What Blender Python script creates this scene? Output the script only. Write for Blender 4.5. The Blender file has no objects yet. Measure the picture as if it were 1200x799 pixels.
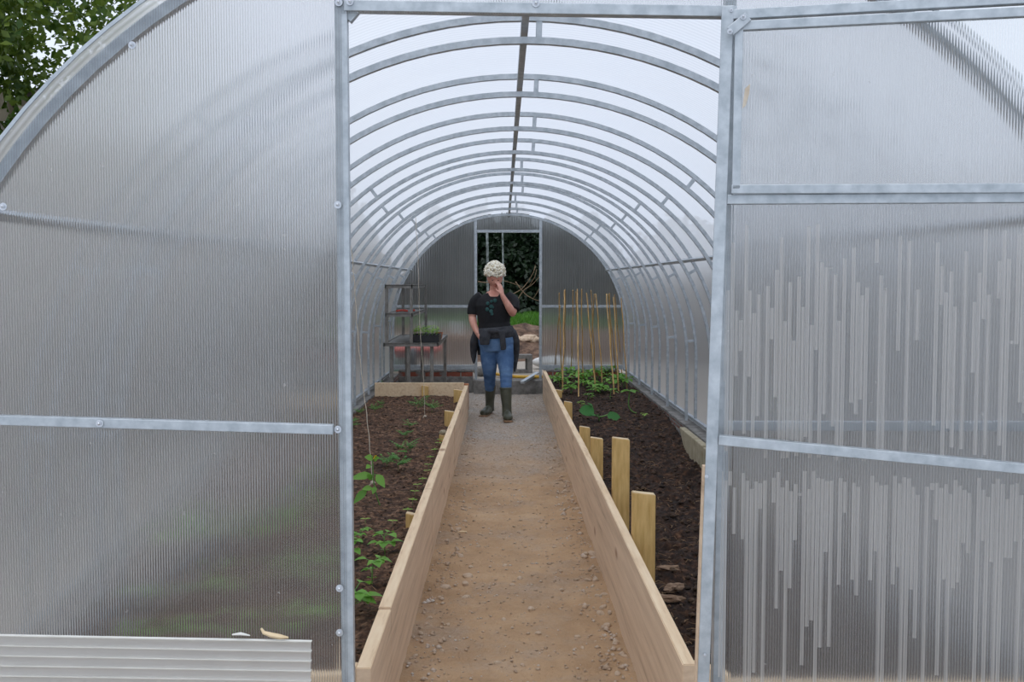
import bpy, bmesh, math, random
import numpy as np
from mathutils import Vector, Matrix, Euler, noise
R = math.radians
PI = math.pi
random.seed(7)
SC = bpy.context.scene
COL = SC.collection

# ------------------------------------------------------------------ camera, sky, exposure
EYE = Vector((0, 0, 1.43))
cam_d = bpy.data.cameras.new('camera'); cam_d.lens = 35.0; cam_d.sensor_width = 36.0
cam_d.clip_start = 0.05; cam_d.clip_end = 300
cam = bpy.data.objects.new('camera', cam_d); COL.objects.link(cam)
cam.location = EYE; cam.rotation_euler = (R(90 - 3.36), 0, R(-0.49)); SC.camera = cam
FPX = 1200 * 35.0 / 36.0
ROT = Euler((R(90 - 3.36), 0, R(-0.49))).to_matrix()
SC.view_settings.view_transform = 'Standard'; SC.view_settings.look = 'None'
SC.view_settings.exposure = -0.04; SC.view_settings.gamma = 1.0
SC.view_settings.use_curve_mapping = False
SC.cycles.transparent_max_bounces = 24
SC.cycles.transmission_bounces = 16
SC.cycles.max_bounces = 16
SC.cycles.diffuse_bounces = 5
SC.cycles.sample_clamp_indirect = 6.0

w = bpy.data.worlds.new('overcast_sky'); SC.world = w; w.use_nodes = True
wt = w.node_tree; wt.nodes.clear()
wo = wt.nodes.new('ShaderNodeOutputWorld'); wb = wt.nodes.new('ShaderNodeBackground')
tc = wt.nodes.new('ShaderNodeTexCoord'); sx = wt.nodes.new('ShaderNodeSeparateXYZ')
wr = wt.nodes.new('ShaderNodeValToRGB'); wn = wt.nodes.new('ShaderNodeTexNoise')
wm = wt.nodes.new('ShaderNodeMix'); wm.data_type = 'RGBA'; wm.blend_type = 'MULTIPLY'
wn.inputs['Scale'].default_value = 2.2; wn.inputs['Detail'].default_value = 4
wt.links.new(tc.outputs['Generated'], sx.inputs[0]); wt.links.new(sx.outputs['Z'], wr.inputs[0])
wr.color_ramp.elements[0].position = 0.0; wr.color_ramp.elements[0].color = (.80, .88, 1.0, 1)
wr.color_ramp.elements[1].position = 0.7; wr.color_ramp.elements[1].color = (.86, .95, 1.12, 1)
nr = wt.nodes.new('ShaderNodeValToRGB'); nr.color_ramp.elements[0].color = (.84, .86, .90, 1); nr.color_ramp.elements[1].color = (1.03, 1.02, 1.0, 1)
nr.color_ramp.elements[0].position = .3; nr.color_ramp.elements[1].position = .7
wt.links.new(tc.outputs['Generated'], wn.inputs['Vector']); wt.links.new(wn.outputs['Fac'], nr.inputs[0])
wm.inputs[0].default_value = 1.0
wt.links.new(wr.outputs[0], wm.inputs[6]); wt.links.new(nr.outputs[0], wm.inputs[7])
wt.links.new(wm.outputs[2], wb.inputs['Color']); wb.inputs['Strength'].default_value = 1.12
wt.links.new(wb.outputs[0], wo.inputs['Surface'])
sd = bpy.data.lights.new('veiled_sun', 'SUN'); sd.energy = 1.1; sd.angle = R(50); sd.color = (1, .97, .92)
so = bpy.data.objects.new('veiled_sun', sd); COL.objects.link(so); so.rotation_euler = (R(22), R(-14), 0)

# ------------------------------------------------------------------ helpers
def ray(px, py):
    return ROT @ Vector(((px - 600) / FPX, -(py - 399.5) / FPX, -1))
def at_y(px, py, Y):
    d = ray(px, py); return EYE + d * ((Y - EYE.y) / d.y)
def at_z(px, py, Z):
    d = ray(px, py); return EYE + d * ((Z - EYE.z) / d.z)

def props(o, label=None, cat=None, group=None, kind=None):
    if label: o['label'] = label
    if cat: o['category'] = cat
    if group: o['group'] = group
    if kind: o['kind'] = kind
    return o
def thing(name, label, cat, loc=(0, 0, 0), group=None, kind=None, rz=0):
    o = bpy.data.objects.new(name, None); COL.objects.link(o)
    o.location = loc; o.rotation_euler = (0, 0, rz); o.empty_display_size = .05
    return props(o, label, cat, group, kind)
def obj(name, bm, m, parent=None, smooth=False, local=False):
    """link a bmesh as one mesh; geometry given in world space unless local"""
    me = bpy.data.meshes.new(name)
    if parent is not None and not local:
        mw = Matrix.Translation(parent.location) @ parent.rotation_euler.to_matrix().to_4x4()
        pp = parent.parent
        while pp is not None:
            mw = Matrix.Translation(pp.location) @ pp.rotation_euler.to_matrix().to_4x4() @ mw
            pp = pp.parent
        bm.transform(mw.inverted())
    bm.to_mesh(me); bm.free()
    if smooth:
        me.polygons.foreach_set('use_smooth', [True] * len(me.polygons))
    for mm in (m if isinstance(m, (list, tuple)) else [m]):
        me.materials.append(mm)
    o = bpy.data.objects.new(name, me); COL.objects.link(o)
    if parent is not None: o.parent = parent
    return o
def copy_tree(o, parent=None):
    c = o.copy(); COL.objects.link(c)
    if parent is not None: c.parent = parent
    for ch in [x for x in bpy.data.objects if x.parent == o]:
        copy_tree(ch, c)
    return c

def box(bm, x0, x1, y0, y1, z0, z1, bev=0.0):
    vs = [bm.verts.new((x, y, z)) for x in (x0, x1) for y in (y0, y1) for z in (z0, z1)]
    fs = [bm.faces.new([vs[i] for i in q]) for q in ((0, 1, 3, 2), (4, 6, 7, 5), (0, 4, 5, 1), (2, 3, 7, 6), (0, 2, 6, 4), (1, 5, 7, 3))]
    if bev > 0:
        es = list({e for f in fs for e in f.edges})
        bmesh.ops.bevel(bm, geom=es, offset=bev, segments=2, affect='EDGES', profile=.5)
    return bm
def bar(bm, a, b, w_, h_, up=Vector((0, 0, 1)), bev=0.0015):
    """square section bar from a to b; w_ across, h_ along up"""
    a = Vector(a); b = Vector(b); d = (b - a); L = d.length; d.normalize()
    up = Vector(up)
    s = d.cross(up)
    if s.length < 1e-4: s = d.cross(Vector((0, 1, 0)))
    s.normalize(); u = s.cross(d).normalized()
    nb = bmesh.new(); box(nb, -w_ / 2, w_ / 2, 0, L, -h_ / 2, h_ / 2, bev)
    M = Matrix((( s.x, d.x, u.x, a.x), (s.y, d.y, u.y, a.y), (s.z, d.z, u.z, a.z), (0, 0, 0, 1)))
    nb.transform(M); merge(bm, nb); return bm
def merge(bm, nb):
    me = bpy.data.meshes.new('tmp'); nb.to_mesh(me); nb.free(); bm.from_mesh(me); bpy.data.meshes.remove(me)
def tube(bm, pts, rad, n=10, ref=None, caps=True):
    """loft along pts; rad: floats or (a,b) pairs: a across, b along ref"""
    pts = [Vector(p) for p in pts]; rings = []
    prev = None
    for i, p in enumerate(pts):
        t = (pts[min(i + 1, len(pts) - 1)] - pts[max(i - 1, 0)]).normalized()
        if ref is not None:
            u = Vector(ref) - t * Vector(ref).dot(t)
        elif prev is None:
            u = t.orthogonal()
        else:
            u = prev - t * prev.dot(t)
        u.normalize(); prev = u; s = t.cross(u).normalized()
        r = rad[i] if isinstance(rad, (list, tuple)) else rad
        a, b = r if isinstance(r, (list, tuple)) else (r, r)
        rings.append([bm.verts.new(p + s * (a * math.cos(2 * PI * k / n)) + u * (b * math.sin(2 * PI * k / n))) for k in range(n)])
    for r0, r1 in zip(rings, rings[1:]):
        for k in range(n):
            bm.faces.new((r0[k], r0[(k + 1) % n], r1[(k + 1) % n], r1[k]))
    if caps:
        bm.faces.new(list(reversed(rings[0]))); bm.faces.new(rings[-1])
    return bm
def ball(bm, c, r, sub=2, scale=(1, 1, 1), rot=None):
    M = Matrix.Translation(Vector(c)) @ (rot.to_matrix().to_4x4() if rot else Matrix.Identity(4)) @ Matrix.Diagonal((*scale, 1))
    bmesh.ops.create_icosphere(bm, subdivisions=sub, radius=r, matrix=M); return bm
def smooth_path(pts, k=6):
    pts = [Vector(p) for p in pts]; out = []
    for i in range(len(pts) - 1):
        p0 = pts[max(i - 1, 0)]; p1 = pts[i]; p2 = pts[i + 1]; p3 = pts[min(i + 2, len(pts) - 1)]
        for j in range(k):
            t = j / k
            out.append(.5 * ((2 * p1) + (p2 - p0) * t + (2 * p0 - 5 * p1 + 4 * p2 - p3) * t * t + (3 * p1 - p0 - 3 * p2 + p3) * t ** 3))
    out.append(pts[-1]); return out
def np_mesh(name, V, F, m, parent=None):
    """V (n,3), F (m,k) index array with one k"""
    me = bpy.data.meshes.new(name); V = np.asarray(V, dtype=np.float32); F = np.asarray(F, dtype=np.int32)
    me.vertices.add(len(V)); me.vertices.foreach_set('co', V.ravel())
    k = F.shape[1]; me.loops.add(F.size); me.loops.foreach_set('vertex_index', F.ravel())
    me.polygons.add(len(F)); me.polygons.foreach_set('loop_start', np.arange(0, F.size, k, dtype=np.int32))
    me.update(calc_edges=True); me.materials.append(m)
    o = bpy.data.objects.new(name, me); COL.objects.link(o)
    if parent: o.parent = parent
    return o

# ------------------------------------------------------------------ materials
def new_mat(name):
    m = bpy.data.materials.new(name); m.use_nodes = True; nt = m.node_tree; nt.nodes.clear()
    out = nt.nodes.new('ShaderNodeOutputMaterial'); return m, nt, out
def nd(nt, t, **kw):
    n = nt.nodes.new(t)
    for k, v in kw.items():
        if k in n.inputs: n.inputs[k].default_value = v
        else: setattr(n, k, v)
    return n
def ramp(nt, stops):
    n = nt.nodes.new('ShaderNodeValToRGB'); cr = n.color_ramp
    while len(cr.elements) < len(stops): cr.elements.new(.5)
    for e, (p, c) in zip(cr.elements, stops):
        e.position = p; e.color = (*c, 1) if len(c) == 3 else c
    return n
def mat(name, stops, scale=8, stretch=(1, 1, 1), rough=.8, metal=0, bump=0.0, detail=6, coords='Object', spec=.5, bscale=None, subs=0):
    m, nt, out = new_mat(name); L = nt.links.new
    p = nd(nt, 'ShaderNodeBsdfPrincipled', Roughness=rough, Metallic=metal)
    p.inputs['Specular IOR Level'].default_value = spec
    tc = nd(nt, 'ShaderNodeTexCoord'); mp = nd(nt, 'ShaderNodeMapping'); mp.inputs['Scale'].default_value = stretch
    n = nd(nt, 'ShaderNodeTexNoise', Scale=scale, Detail=detail, Roughness=.6)
    L(tc.outputs[coords], mp.inputs[0]); L(mp.outputs[0], n.inputs['Vector'])
    r = ramp(nt, stops); L(n.outputs['Fac'], r.inputs[0]); L(r.outputs[0], p.inputs['Base Color'])
    if bump:
        b = nd(nt, 'ShaderNodeBump', Strength=bump, Distance=.01)
        if bscale:
            n2 = nd(nt, 'ShaderNodeTexNoise', Scale=bscale, Detail=6, Roughness=.65); L(mp.outputs[0], n2.inputs['Vector']); L(n2.outputs['Fac'], b.inputs['Height'])
        else: L(n.outputs['Fac'], b.inputs['Height'])
        L(b.outputs[0], p.inputs['Normal'])
    L(p.outputs[0], out.inputs[0]); return m
def leaf_mat(name, c0, c1, trans=.35, rough=.55):
    m, nt, out = new_mat(name); L = nt.links.new
    tc = nd(nt, 'ShaderNodeTexCoord'); n = nd(nt, 'ShaderNodeTexNoise', Scale=9.0, Detail=3)
    gi = nd(nt, 'ShaderNodeNewGeometry'); L(tc.outputs['Object'], n.inputs['Vector'])
    ad = nd(nt, 'ShaderNodeMath', operation='ADD'); mu = nd(nt, 'ShaderNodeMath', operation='MULTIPLY'); mu.inputs[1].default_value = .6
    L(gi.outputs['Random Per Island'], mu.inputs[0]); L(mu.outputs[0], ad.inputs[0])
    m2 = nd(nt, 'ShaderNodeMath', operation='MULTIPLY'); m2.inputs[1].default_value = .4; L(n.outputs['Fac'], m2.inputs[0]); L(m2.outputs[0], ad.inputs[1])
    r = ramp(nt, [(.1, c0), (.9, c1)]); L(ad.outputs[0], r.inputs[0])
    p = nd(nt, 'ShaderNodeBsdfPrincipled', Roughness=rough); L(r.outputs[0], p.inputs['Base Color'])
    t = nd(nt, 'ShaderNodeBsdfTranslucent'); L(r.outputs[0], t.inputs[0])
    mx = nd(nt, 'ShaderNodeMixShader'); mx.inputs[0].default_value = trans
    L(p.outputs[0], mx.inputs[1]); L(t.outputs[0], mx.inputs[2]); L(mx.outputs[0], out.inputs[0]); return m

def sheet_mat(name, axis, dirv, clear=.0, blur=.6, haze=.25, gloss=.06, pitch=.006, ripple=.8, tint=(.93, .94, .95), rough=.55, ior=1.12, streak=0, dirt=.5, contrast=.16, lift=0.0):
    """twin-wall polycarbonate: flutes run across coordinate `axis`; rays are bent sideways by the flutes"""
    m, nt, out = new_mat(name); L = nt.links.new
    tc = nd(nt, 'ShaderNodeTexCoord'); sp = nd(nt, 'ShaderNodeSeparateXYZ'); L(tc.outputs['Object'], sp.inputs[0])
    ge = nd(nt, 'ShaderNodeNewGeometry')
    def M(op, a, b=None, c=None):
        n = nd(nt, 'ShaderNodeMath', operation=op)
        for i, v in enumerate((a, b, c)):
            if v is None: continue
            if isinstance(v, (int, float)): n.inputs[i].default_value = v
            else: L(v, n.inputs[i])
        return n.outputs[0]
    u = sp.outputs[axis]; zz = sp.outputs['Z']
    ph = M('MULTIPLY', u, 2 * PI / pitch); sn = M('SINE', ph); cs = M('COSINE', ph)
    # sideways-bent normal
    vm = nd(nt, 'ShaderNodeVectorMath', operation='SCALE'); vm.inputs[0].default_value = dirv; L(M('MULTIPLY', sn, ripple), vm.inputs['Scale'])
    va = nd(nt, 'ShaderNodeVectorMath', operation='ADD'); L(ge.outputs['Normal'], va.inputs[0]); L(vm.outputs[0], va.inputs[1])
    vn = nd(nt, 'ShaderNodeVectorMath', operation='NORMALIZE'); L(va.outputs[0], vn.inputs[0])
    web = M('MULTIPLY', M('MULTIPLY_ADD', cs, .5, .5), 1.0)
    web2 = M('POWER', web, 3.0)
    nz = nd(nt, 'ShaderNodeTexNoise', Scale=2.5, Detail=5, Roughness=.6); L(tc.outputs['Object'], nz.inputs['Vector'])
    sc = nd(nt, 'ShaderNodeTexNoise', Scale=45.0, Detail=2); L(tc.outputs['Object'], sc.inputs['Vector'])
    hz = M('ADD', M('MULTIPLY_ADD', nz.outputs['Fac'], .30 * dirt, haze - .15 * dirt), M('MULTIPLY', web2, contrast))
    col = nd(nt, 'ShaderNodeMix', data_type='RGBA'); col.inputs[6].default_value = (*tint, 1); col.inputs[7].default_value = (tint[0] * .88, tint[1] * .88, tint[2] * .88, 1); L(M('SUBTRACT', 1.0, web), col.inputs[0])
    rf = nd(nt, 'ShaderNodeBsdfRefraction', distribution='GGX', Roughness=rough, IOR=ior); L(col.outputs[2], rf.inputs['Color']); L(vn.outputs[0], rf.inputs['Normal'])
    tp = nd(nt, 'ShaderNodeBsdfTransparent'); L(col.outputs[2], tp.inputs[0])
    see = nd(nt, 'ShaderNodeMixShader'); see.inputs[0].default_value = blur / max(1e-6, blur + clear)
    L(tp.outputs[0], see.inputs[1]); L(rf.outputs[0], see.inputs[2])
    tl = nd(nt, 'ShaderNodeBsdfTranslucent'); tl.inputs[0].default_value = (.97, .95, .92, 1)
    df = nd(nt, 'ShaderNodeBsdfDiffuse'); df.inputs[0].default_value = (.82, .78, .72, 1)
    hh = nd(nt, 'ShaderNodeMixShader'); hh.inputs[0].default_value = .2; L(tl.outputs[0], hh.inputs[1]); L(df.outputs[0], hh.inputs[2])
    fac = hz
    if streak:
        cell = M('FLOOR', M('DIVIDE', u, pitch * 1.6))
        w1 = nd(nt, 'ShaderNodeTexWhiteNoise', noise_dimensions='1D'); L(cell, w1.inputs['W'])
        grp = nd(nt, 'ShaderNodeTexNoise', noise_dimensions='1D', Scale=.17, Detail=2); L(cell, grp.inputs['W'])
        tot = None
        # bands of water-dirt streaks: (top z, bottom z, density)
        for k, (zt, zb, dens) in enumerate(streak):
            wk = nd(nt, 'ShaderNodeTexWhiteNoise', noise_dimensions='1D'); L(M('ADD', cell, 37.7 * (k + 1)), wk.inputs['W'])
            wl = nd(nt, 'ShaderNodeTexWhiteNoise', noise_dimensions='1D'); L(M('ADD', cell, 91.3 * (k + 1)), wl.inputs['W'])
            on = M('LESS_THAN', M('ADD', wk.outputs['Value'], M('MULTIPLY_ADD', grp.outputs['Fac'], 1.6, -.8)), dens)
            lo = M('MULTIPLY_ADD', M('POWER', wl.outputs['Value'], 2.6 if k == 0 else 1.2), zt - zb, zb)
            hi = M('MULTIPLY_ADD', w1.outputs['Value'], -.05 - .22 * (k == 0) - .1 * (k == 1), zt)
            inb = M('MULTIPLY', M('GREATER_THAN', zz, lo), M('LESS_THAN', zz, hi))
            s = M('MULTIPLY', on, inb)
            tot = s if tot is None else M('MAXIMUM', tot, s)
        fr = M('FRACT', M('DIVIDE', u, pitch * 1.6))
        edge = M('MULTIPLY', M('GREATER_THAN', fr, .08), M('LESS_THAN', fr, .92))
        tot = M('MULTIPLY', M('MULTIPLY', tot, edge), .40)
        fac = M('ADD', hz, tot)
    spots = M('MULTIPLY', M('GREATER_THAN', sc.outputs['Fac'], .76), .25)
    fac = M('MINIMUM', M('ADD', fac, spots), .95)
    mx = nd(nt, 'ShaderNodeMixShader'); L(fac, mx.inputs[0]); L(see.outputs[0], mx.inputs[1]); L(hh.outputs[0], mx.inputs[2])
    gl = nd(nt, 'ShaderNodeBsdfGlossy', Roughness=.22); gl.inputs[0].default_value = (1, 1, 1, 1); 
    fz = nd(nt, 'ShaderNodeLayerWeight', Blend=.25)
    g2 = nd(nt, 'ShaderNodeMixShader'); L(M('MINIMUM', M('MULTIPLY_ADD', fz.outputs['Facing'], gloss * 2.0, gloss), .6), g2.inputs[0]); L(mx.outputs[0], g2.inputs[1]); L(gl.outputs[0], g2.inputs[2])
    L(g2.outputs[0], out.inputs[0]); return m

M_zinc = mat('galvanised_steel', [(.3, (.36, .40, .43)), (.7, (.56, .60, .63))], 30, rough=.48, metal=.55)
M_bolt = mat('bolt_steel', [(.3, (.5, .52, .55)), (.7, (.75, .77, .8))], 60, rough=.3, metal=.9)
M_rubber = mat('washer', [(.3, (.05, .05, .05)), (.7, (.09, .09, .09))], 30, rough=.8)
M_roof = sheet_mat('roof_sheet', 'Y', (0, 1, 0), clear=.34, blur=.66, haze=.36, gloss=.03, pitch=.03, ripple=.35, contrast=.08, rough=.4, dirt=.45, tint=(.865, .885, .925))
M_frontsheet = sheet_mat('front_sheet', 'X', (1, 0, 0), clear=.02, blur=1, haze=.09, gloss=.02, ripple=1.0, dirt=.35, contrast=.19, rough=.22)
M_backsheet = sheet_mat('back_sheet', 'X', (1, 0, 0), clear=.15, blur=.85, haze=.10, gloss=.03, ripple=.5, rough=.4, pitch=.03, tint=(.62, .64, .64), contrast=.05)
LEAF_A = math.atan(.20)
M_doorsheet = sheet_mat('door_sheet', 'X', (math.cos(LEAF_A), -math.sin(LEAF_A), 0), clear=.02, blur=1, haze=.07, gloss=.015, ripple=1.0, dirt=.3, contrast=.20, rough=.22, streak=[(1.56, 1.035, .90), (1.50, 1.05, .60), (1.01, .42, .72), (1.0, .75, .5)])
M_ventsheet = sheet_mat('vent_sheet', 'X', (math.cos(LEAF_A), -math.sin(LEAF_A), 0), clear=.02, blur=1, haze=.08, gloss=.02, ripple=1.0, dirt=.2, contrast=.20, rough=.22, tint=(.99, 1, 1))
M_offcut = sheet_mat('offcut_sheet', 'Z', (0, 0, 1), clear=.02, blur=.35, haze=.88, gloss=.05, pitch=.022, ripple=.6, tint=(.9, .88, .8), contrast=.2)

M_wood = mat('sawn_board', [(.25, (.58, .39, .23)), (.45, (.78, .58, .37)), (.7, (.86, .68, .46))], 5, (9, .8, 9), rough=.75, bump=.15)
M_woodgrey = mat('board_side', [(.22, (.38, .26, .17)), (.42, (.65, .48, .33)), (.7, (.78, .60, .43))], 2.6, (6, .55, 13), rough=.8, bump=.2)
def knots(m):
    nt = m.node_tree; L = nt.links.new; p = next(n for n in nt.nodes if n.type == 'BSDF_PRINCIPLED'); src = p.inputs['Base Color'].links[0].from_socket
    tc = nd(nt, 'ShaderNodeTexCoord'); mp = nd(nt, 'ShaderNodeMapping'); mp.inputs['Scale'].default_value = (1, .45, 1.0); v = nd(nt, 'ShaderNodeTexVoronoi', Scale=4.2)
    L(tc.outputs['Object'], mp.inputs[0]); L(mp.outputs[0], v.inputs['Vector']); r_ = ramp(nt, [(.05, (.8, .8, .8)), (.13, (0, 0, 0))]); L(v.outputs['Distance'], r_.inputs[0])
    mx = nd(nt, 'ShaderNodeMix', data_type='RGBA'); L(r_.outputs[0], mx.inputs[0]); L(src, mx.inputs[6]); mx.inputs[7].default_value = (.30, .15, .075, 1); L(mx.outputs[2], p.inputs['Base Color'])
knots(M_wood); knots(M_woodgrey)
M_stake = mat('stake_wood', [(.3, (.54, .33, .10)), (.7, (.76, .52, .21))], 8, (8, 8, 1), rough=.7, bump=.1)
M_stakeend = mat('stake_end', [(.3, (.62, .46, .26)), (.7, (.80, .64, .42))], 20, rough=.8)
M_soil = mat('compost', [(.34, (.022, .010, .005)), (.48, (.075, .036, .018)), (.58, (.155, .080, .042)), (.70, (.30, .18, .11))], 34, rough=.95, bump=1.0, bscale=60, detail=10)
M_soilR = mat('dark_compost', [(.36, (.009, .004, .002)), (.52, (.034, .015, .007)), (.62, (.082, .038, .018)), (.74, (.19, .10, .055))], 26, rough=.95, bump=1.0, bscale=45, detail=10)
M_cane = mat('bamboo', [(.3, (.50, .28, .09)), (.7, (.78, .52, .22))], 12, (1, 1, .6), rough=.5)
M_twine = mat('twine', [(.3, (.50, .42, .32)), (.7, (.72, .66, .55))], 80, rough=.9)
M_steelbench = mat('bench_metal', [(.3, (.18, .17, .155)), (.7, (.30, .29, .27))], 18, rough=.5, metal=.5)
M_black = mat('black_plastic', [(.3, (.008, .008, .009)), (.7, (.02, .02, .022))], 20, rough=.4)
M_concrete = mat('concrete', [(.3, (.13, .12, .11)), (.7, (.30, .29, .27))], 14, rough=.95, bump=.6)
M_pale = mat('pale_stone', [(.3, (.33, .28, .18)), (.7, (.50, .44, .31))], 12, rough=.9, bump=.3)
M_stone = mat('path_stone', [(.3, (.42, .30, .20)), (.7, (.66, .52, .39))], 18, rough=.9, bump=.4)
M_green = leaf_mat('bean_leaf', (.11, .30, .03), (.28, .55, .09))
M_lime = leaf_mat('seedling_leaf', (.22, .42, .05), (.42, .64, .12))
M_fern = leaf_mat('tomato_leaf', (.06, .22, .03), (.16, .40, .08))
M_squash = leaf_mat('squash_leaf', (.04, .19, .03), (.09, .33, .08))
M_stem = leaf_mat('plant_stem', (.10, .24, .05), (.20, .36, .09), .1)
M_oak = leaf_mat('tree_leaf', (.035, .10, .012), (.20, .27, .035), .35)
M_dark = leaf_mat('conifer_leaf', (.004, .013, .004), (.014, .038, .010), .15)
M_hedge = leaf_mat('hedge_leaf', (.055, .048, .028), (.14, .115, .065), .2)
M_bark = mat('bark', [(.3, (.05, .04, .03)), (.7, (.13, .10, .08))], 9, rough=.95, bump=.6)
M_birch = mat('pale_bark', [(.35, (.06, .07, .06)), (.65, (.42, .47, .46))], 9, rough=.9)
M_grass = leaf_mat('grass_blade', (.05, .17, .015), (.13, .33, .03), .3)

# ground: brown dirt with grey gravel where it is trodden
def ground_mat(name, inside):
    m, nt, out = new_mat(name); L = nt.links.new
    tc = nd(nt, 'ShaderNodeTexCoord'); p = nd(nt, 'ShaderNodeBsdfPrincipled', Roughness=.95)
    a = nd(nt, 'ShaderNodeTexNoise', Scale=2.6, Detail=9, Roughness=.65); b = nd(nt, 'ShaderNodeTexNoise', Scale=55, Detail=5, Roughness=.7)
    v = nd(nt, 'ShaderNodeTexVoronoi', Scale=42)
    for n in (a, b, v): L(tc.outputs['Object'], n.inputs['Vector'])
    if inside:
        r1 = ramp(nt, [(.3, (.37, .230, .122)), (.55, (.49, .318, .178)), (.75, (.58, .40, .245))])
        r2 = ramp(nt, [(.3, (.19, .155, .125)), (.5, (.37, .32, .27)), (.75, (.55, .50, .45))])
    else:
        r1 = ramp(nt, [(.3, (.07, .065, .035)), (.5, (.14, .11, .07)), (.7, (.26, .19, .13))])
        r2 = ramp(nt, [(.3, (.16, .15, .14)), (.5, (.30, .29, .28)), (.75, (.45, .44, .43))])
    L(a.outputs['Fac'], r1.inputs[0]); L(b.outputs['Fac'], r2.inputs[0])
    sp = nd(nt, 'ShaderNodeSeparateXYZ'); L(tc.outputs['Object'], sp.inputs[0])
    mr = nd(nt, 'ShaderNodeMapRange'); L(sp.outputs['Y'], mr.inputs[0])
    mr.inputs[1].default_value = 6.5; mr.inputs[2].default_value = 9.6; mr.inputs[3].default_value = -.12; mr.inputs[4].default_value = .85
    if not inside: mr.inputs[1].default_value = 12.2; mr.inputs[2].default_value = 12.8; mr.inputs[4].default_value = .9
    ad = nd(nt, 'ShaderNodeMath', operation='ADD'); L(mr.outputs[0], ad.inputs[0])
    r3 = ramp(nt, [(.45, (0, 0, 0)), (.66, (.5, .5, .5))]); g = nd(nt, 'ShaderNodeTexNoise', Scale=1.7, Detail=6, Roughness=.75)
    L(tc.outputs['Object'], g.inputs['Vector']); L(g.outputs['Fac'], r3.inputs[0]); L(r3.outputs[0], ad.inputs[1]); ad.use_clamp = True
    mx = nd(nt, 'ShaderNodeMix', data_type='RGBA'); L(ad.outputs[0], mx.inputs[0]); L(r1.outputs[0], mx.inputs[6]); L(r2.outputs[0], mx.inputs[7])
    if inside:
        L(mx.outputs[2], p.inputs['Base Color'])
    else:
        ab = nd(nt, 'ShaderNodeMath', operation='ABSOLUTE'); L(sp.outputs['X'], ab.inputs[0])
        m3 = nd(nt, 'ShaderNodeMapRange'); L(ab.outputs[0], m3.inputs[0]); m3.inputs[1].default_value = 2.6; m3.inputs[2].default_value = 3.4; m3.inputs[3].default_value = .9; m3.inputs[4].default_value = 0
        mg = nd(nt, 'ShaderNodeMix', data_type='RGBA'); L(m3.outputs[0], mg.inputs[0]); L(mx.outputs[2], mg.inputs[6]); mg.inputs[7].default_value = (.40, .35, .29, 1)
        L(mg.outputs[2], p.inputs['Base Color'])
    bp = nd(nt, 'ShaderNodeBump', Strength=.9, Distance=.012); L(b.outputs['Fac'], bp.inputs['Height']); L(bp.outputs[0], p.inputs['Normal'])
    L(p.outputs[0], out.inputs[0]); return m
M_path = ground_mat('path_dirt', True); M_ground = ground_mat('outside_ground', False)
M_mound = mat('mound_earth', [(.3, (.04, .022, .014)), (.5, (.12, .07, .045)), (.68, (.24, .15, .10))], 9, rough=.95, bump=1.0, bscale=25)
def brick_mat():
    m, nt, out = new_mat('brick_course'); L = nt.links.new
    tc = nd(nt, 'ShaderNodeTexCoord'); p = nd(nt, 'ShaderNodeBsdfPrincipled', Roughness=.9)
    sp = nd(nt, 'ShaderNodeSeparateXYZ'); L(tc.outputs['Object'], sp.inputs[0])
    ad = nd(nt, 'ShaderNodeMath', operation='ADD'); L(sp.outputs['X'], ad.inputs[0]); L(sp.outputs['Y'], ad.inputs[1])
    cb = nd(nt, 'ShaderNodeCombineXYZ'); L(ad.outputs[0], cb.inputs['X']); L(sp.outputs['Z'], cb.inputs['Y'])
    b = nd(nt, 'ShaderNodeTexBrick'); b.inputs['Scale'].default_value = 1.0; b.inputs['Brick Width'].default_value = .23; b.inputs['Row Height'].default_value = .075
    b.inputs['Mortar Size'].default_value = .008; b.inputs['Color1'].default_value = (.26, .075, .045, 1); b.inputs['Color2'].default_value = (.16, .07, .05, 1); b.inputs['Mortar'].default_value = (.25, .24, .22, 1)
    L(cb.outputs[0], b.inputs['Vector'])
    n = nd(nt, 'ShaderNodeTexNoise', Scale=9, Detail=5); L(tc.outputs['Object'], n.inputs['Vector'])
    r = ramp(nt, [(.5, (0, 0, 0)), (.62, (1, 1, 1))]); L(n.outputs['Fac'], r.inputs[0])
    mx = nd(nt, 'ShaderNodeMix', data_type='RGBA'); L(r.outputs[0], mx.inputs[0]); L(b.outputs['Color'], mx.inputs[6]); mx.inputs[7].default_value = (.22, .21, .2, 1)
    L(mx.outputs[2], p.inputs['Base Color']); L(p.outputs[0], out.inputs[0]); return m
M_brick = brick_mat()

# ------------------------------------------------------------------ terrain
CX, CZ, RAD = .07, .81, 1.5          # arch centre and radius
Y0, Y1 = 2.28, 12.74                 # front and back end walls
RAIL = .32
def nz(x, y, s, seed=0): return noise.fractal(Vector((x * s, y * s, seed)), .8, 2.1, 4)
def grid(bm, x0, x1, nx, y0, y1, ny, h):
    vs = [[bm.verts.new((x0 + (x1 - x0) * i / nx, y0 + (y1 - y0) * j / ny, h(x0 + (x1 - x0) * i / nx, y0 + (y1 - y0) * j / ny))) for i in range(nx + 1)] for j in range(ny + 1)]
    for j in range(ny):
        for i in range(nx): bm.faces.new((vs[j][i], vs[j][i + 1], vs[j + 1][i + 1], vs[j + 1][i]))
    return bm
def out_h(x, y):
    back = max(0, min(1, (y - 12.6) / .15)); side = max(0, min(1, (abs(x - CX) - 1.6) / .6))
    return -.05 + .23 * back + .15 * side * (1 - back) + .01 * nz(x, y, 1.5)
bm = bmesh.new(); grid(bm, -18, 18, 90, 0.2, 40, 160, out_h)
props(obj('ground', bm, M_ground, smooth=True), 'rough grass and grey gravel ground around the greenhouse', 'ground', kind='structure')
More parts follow.
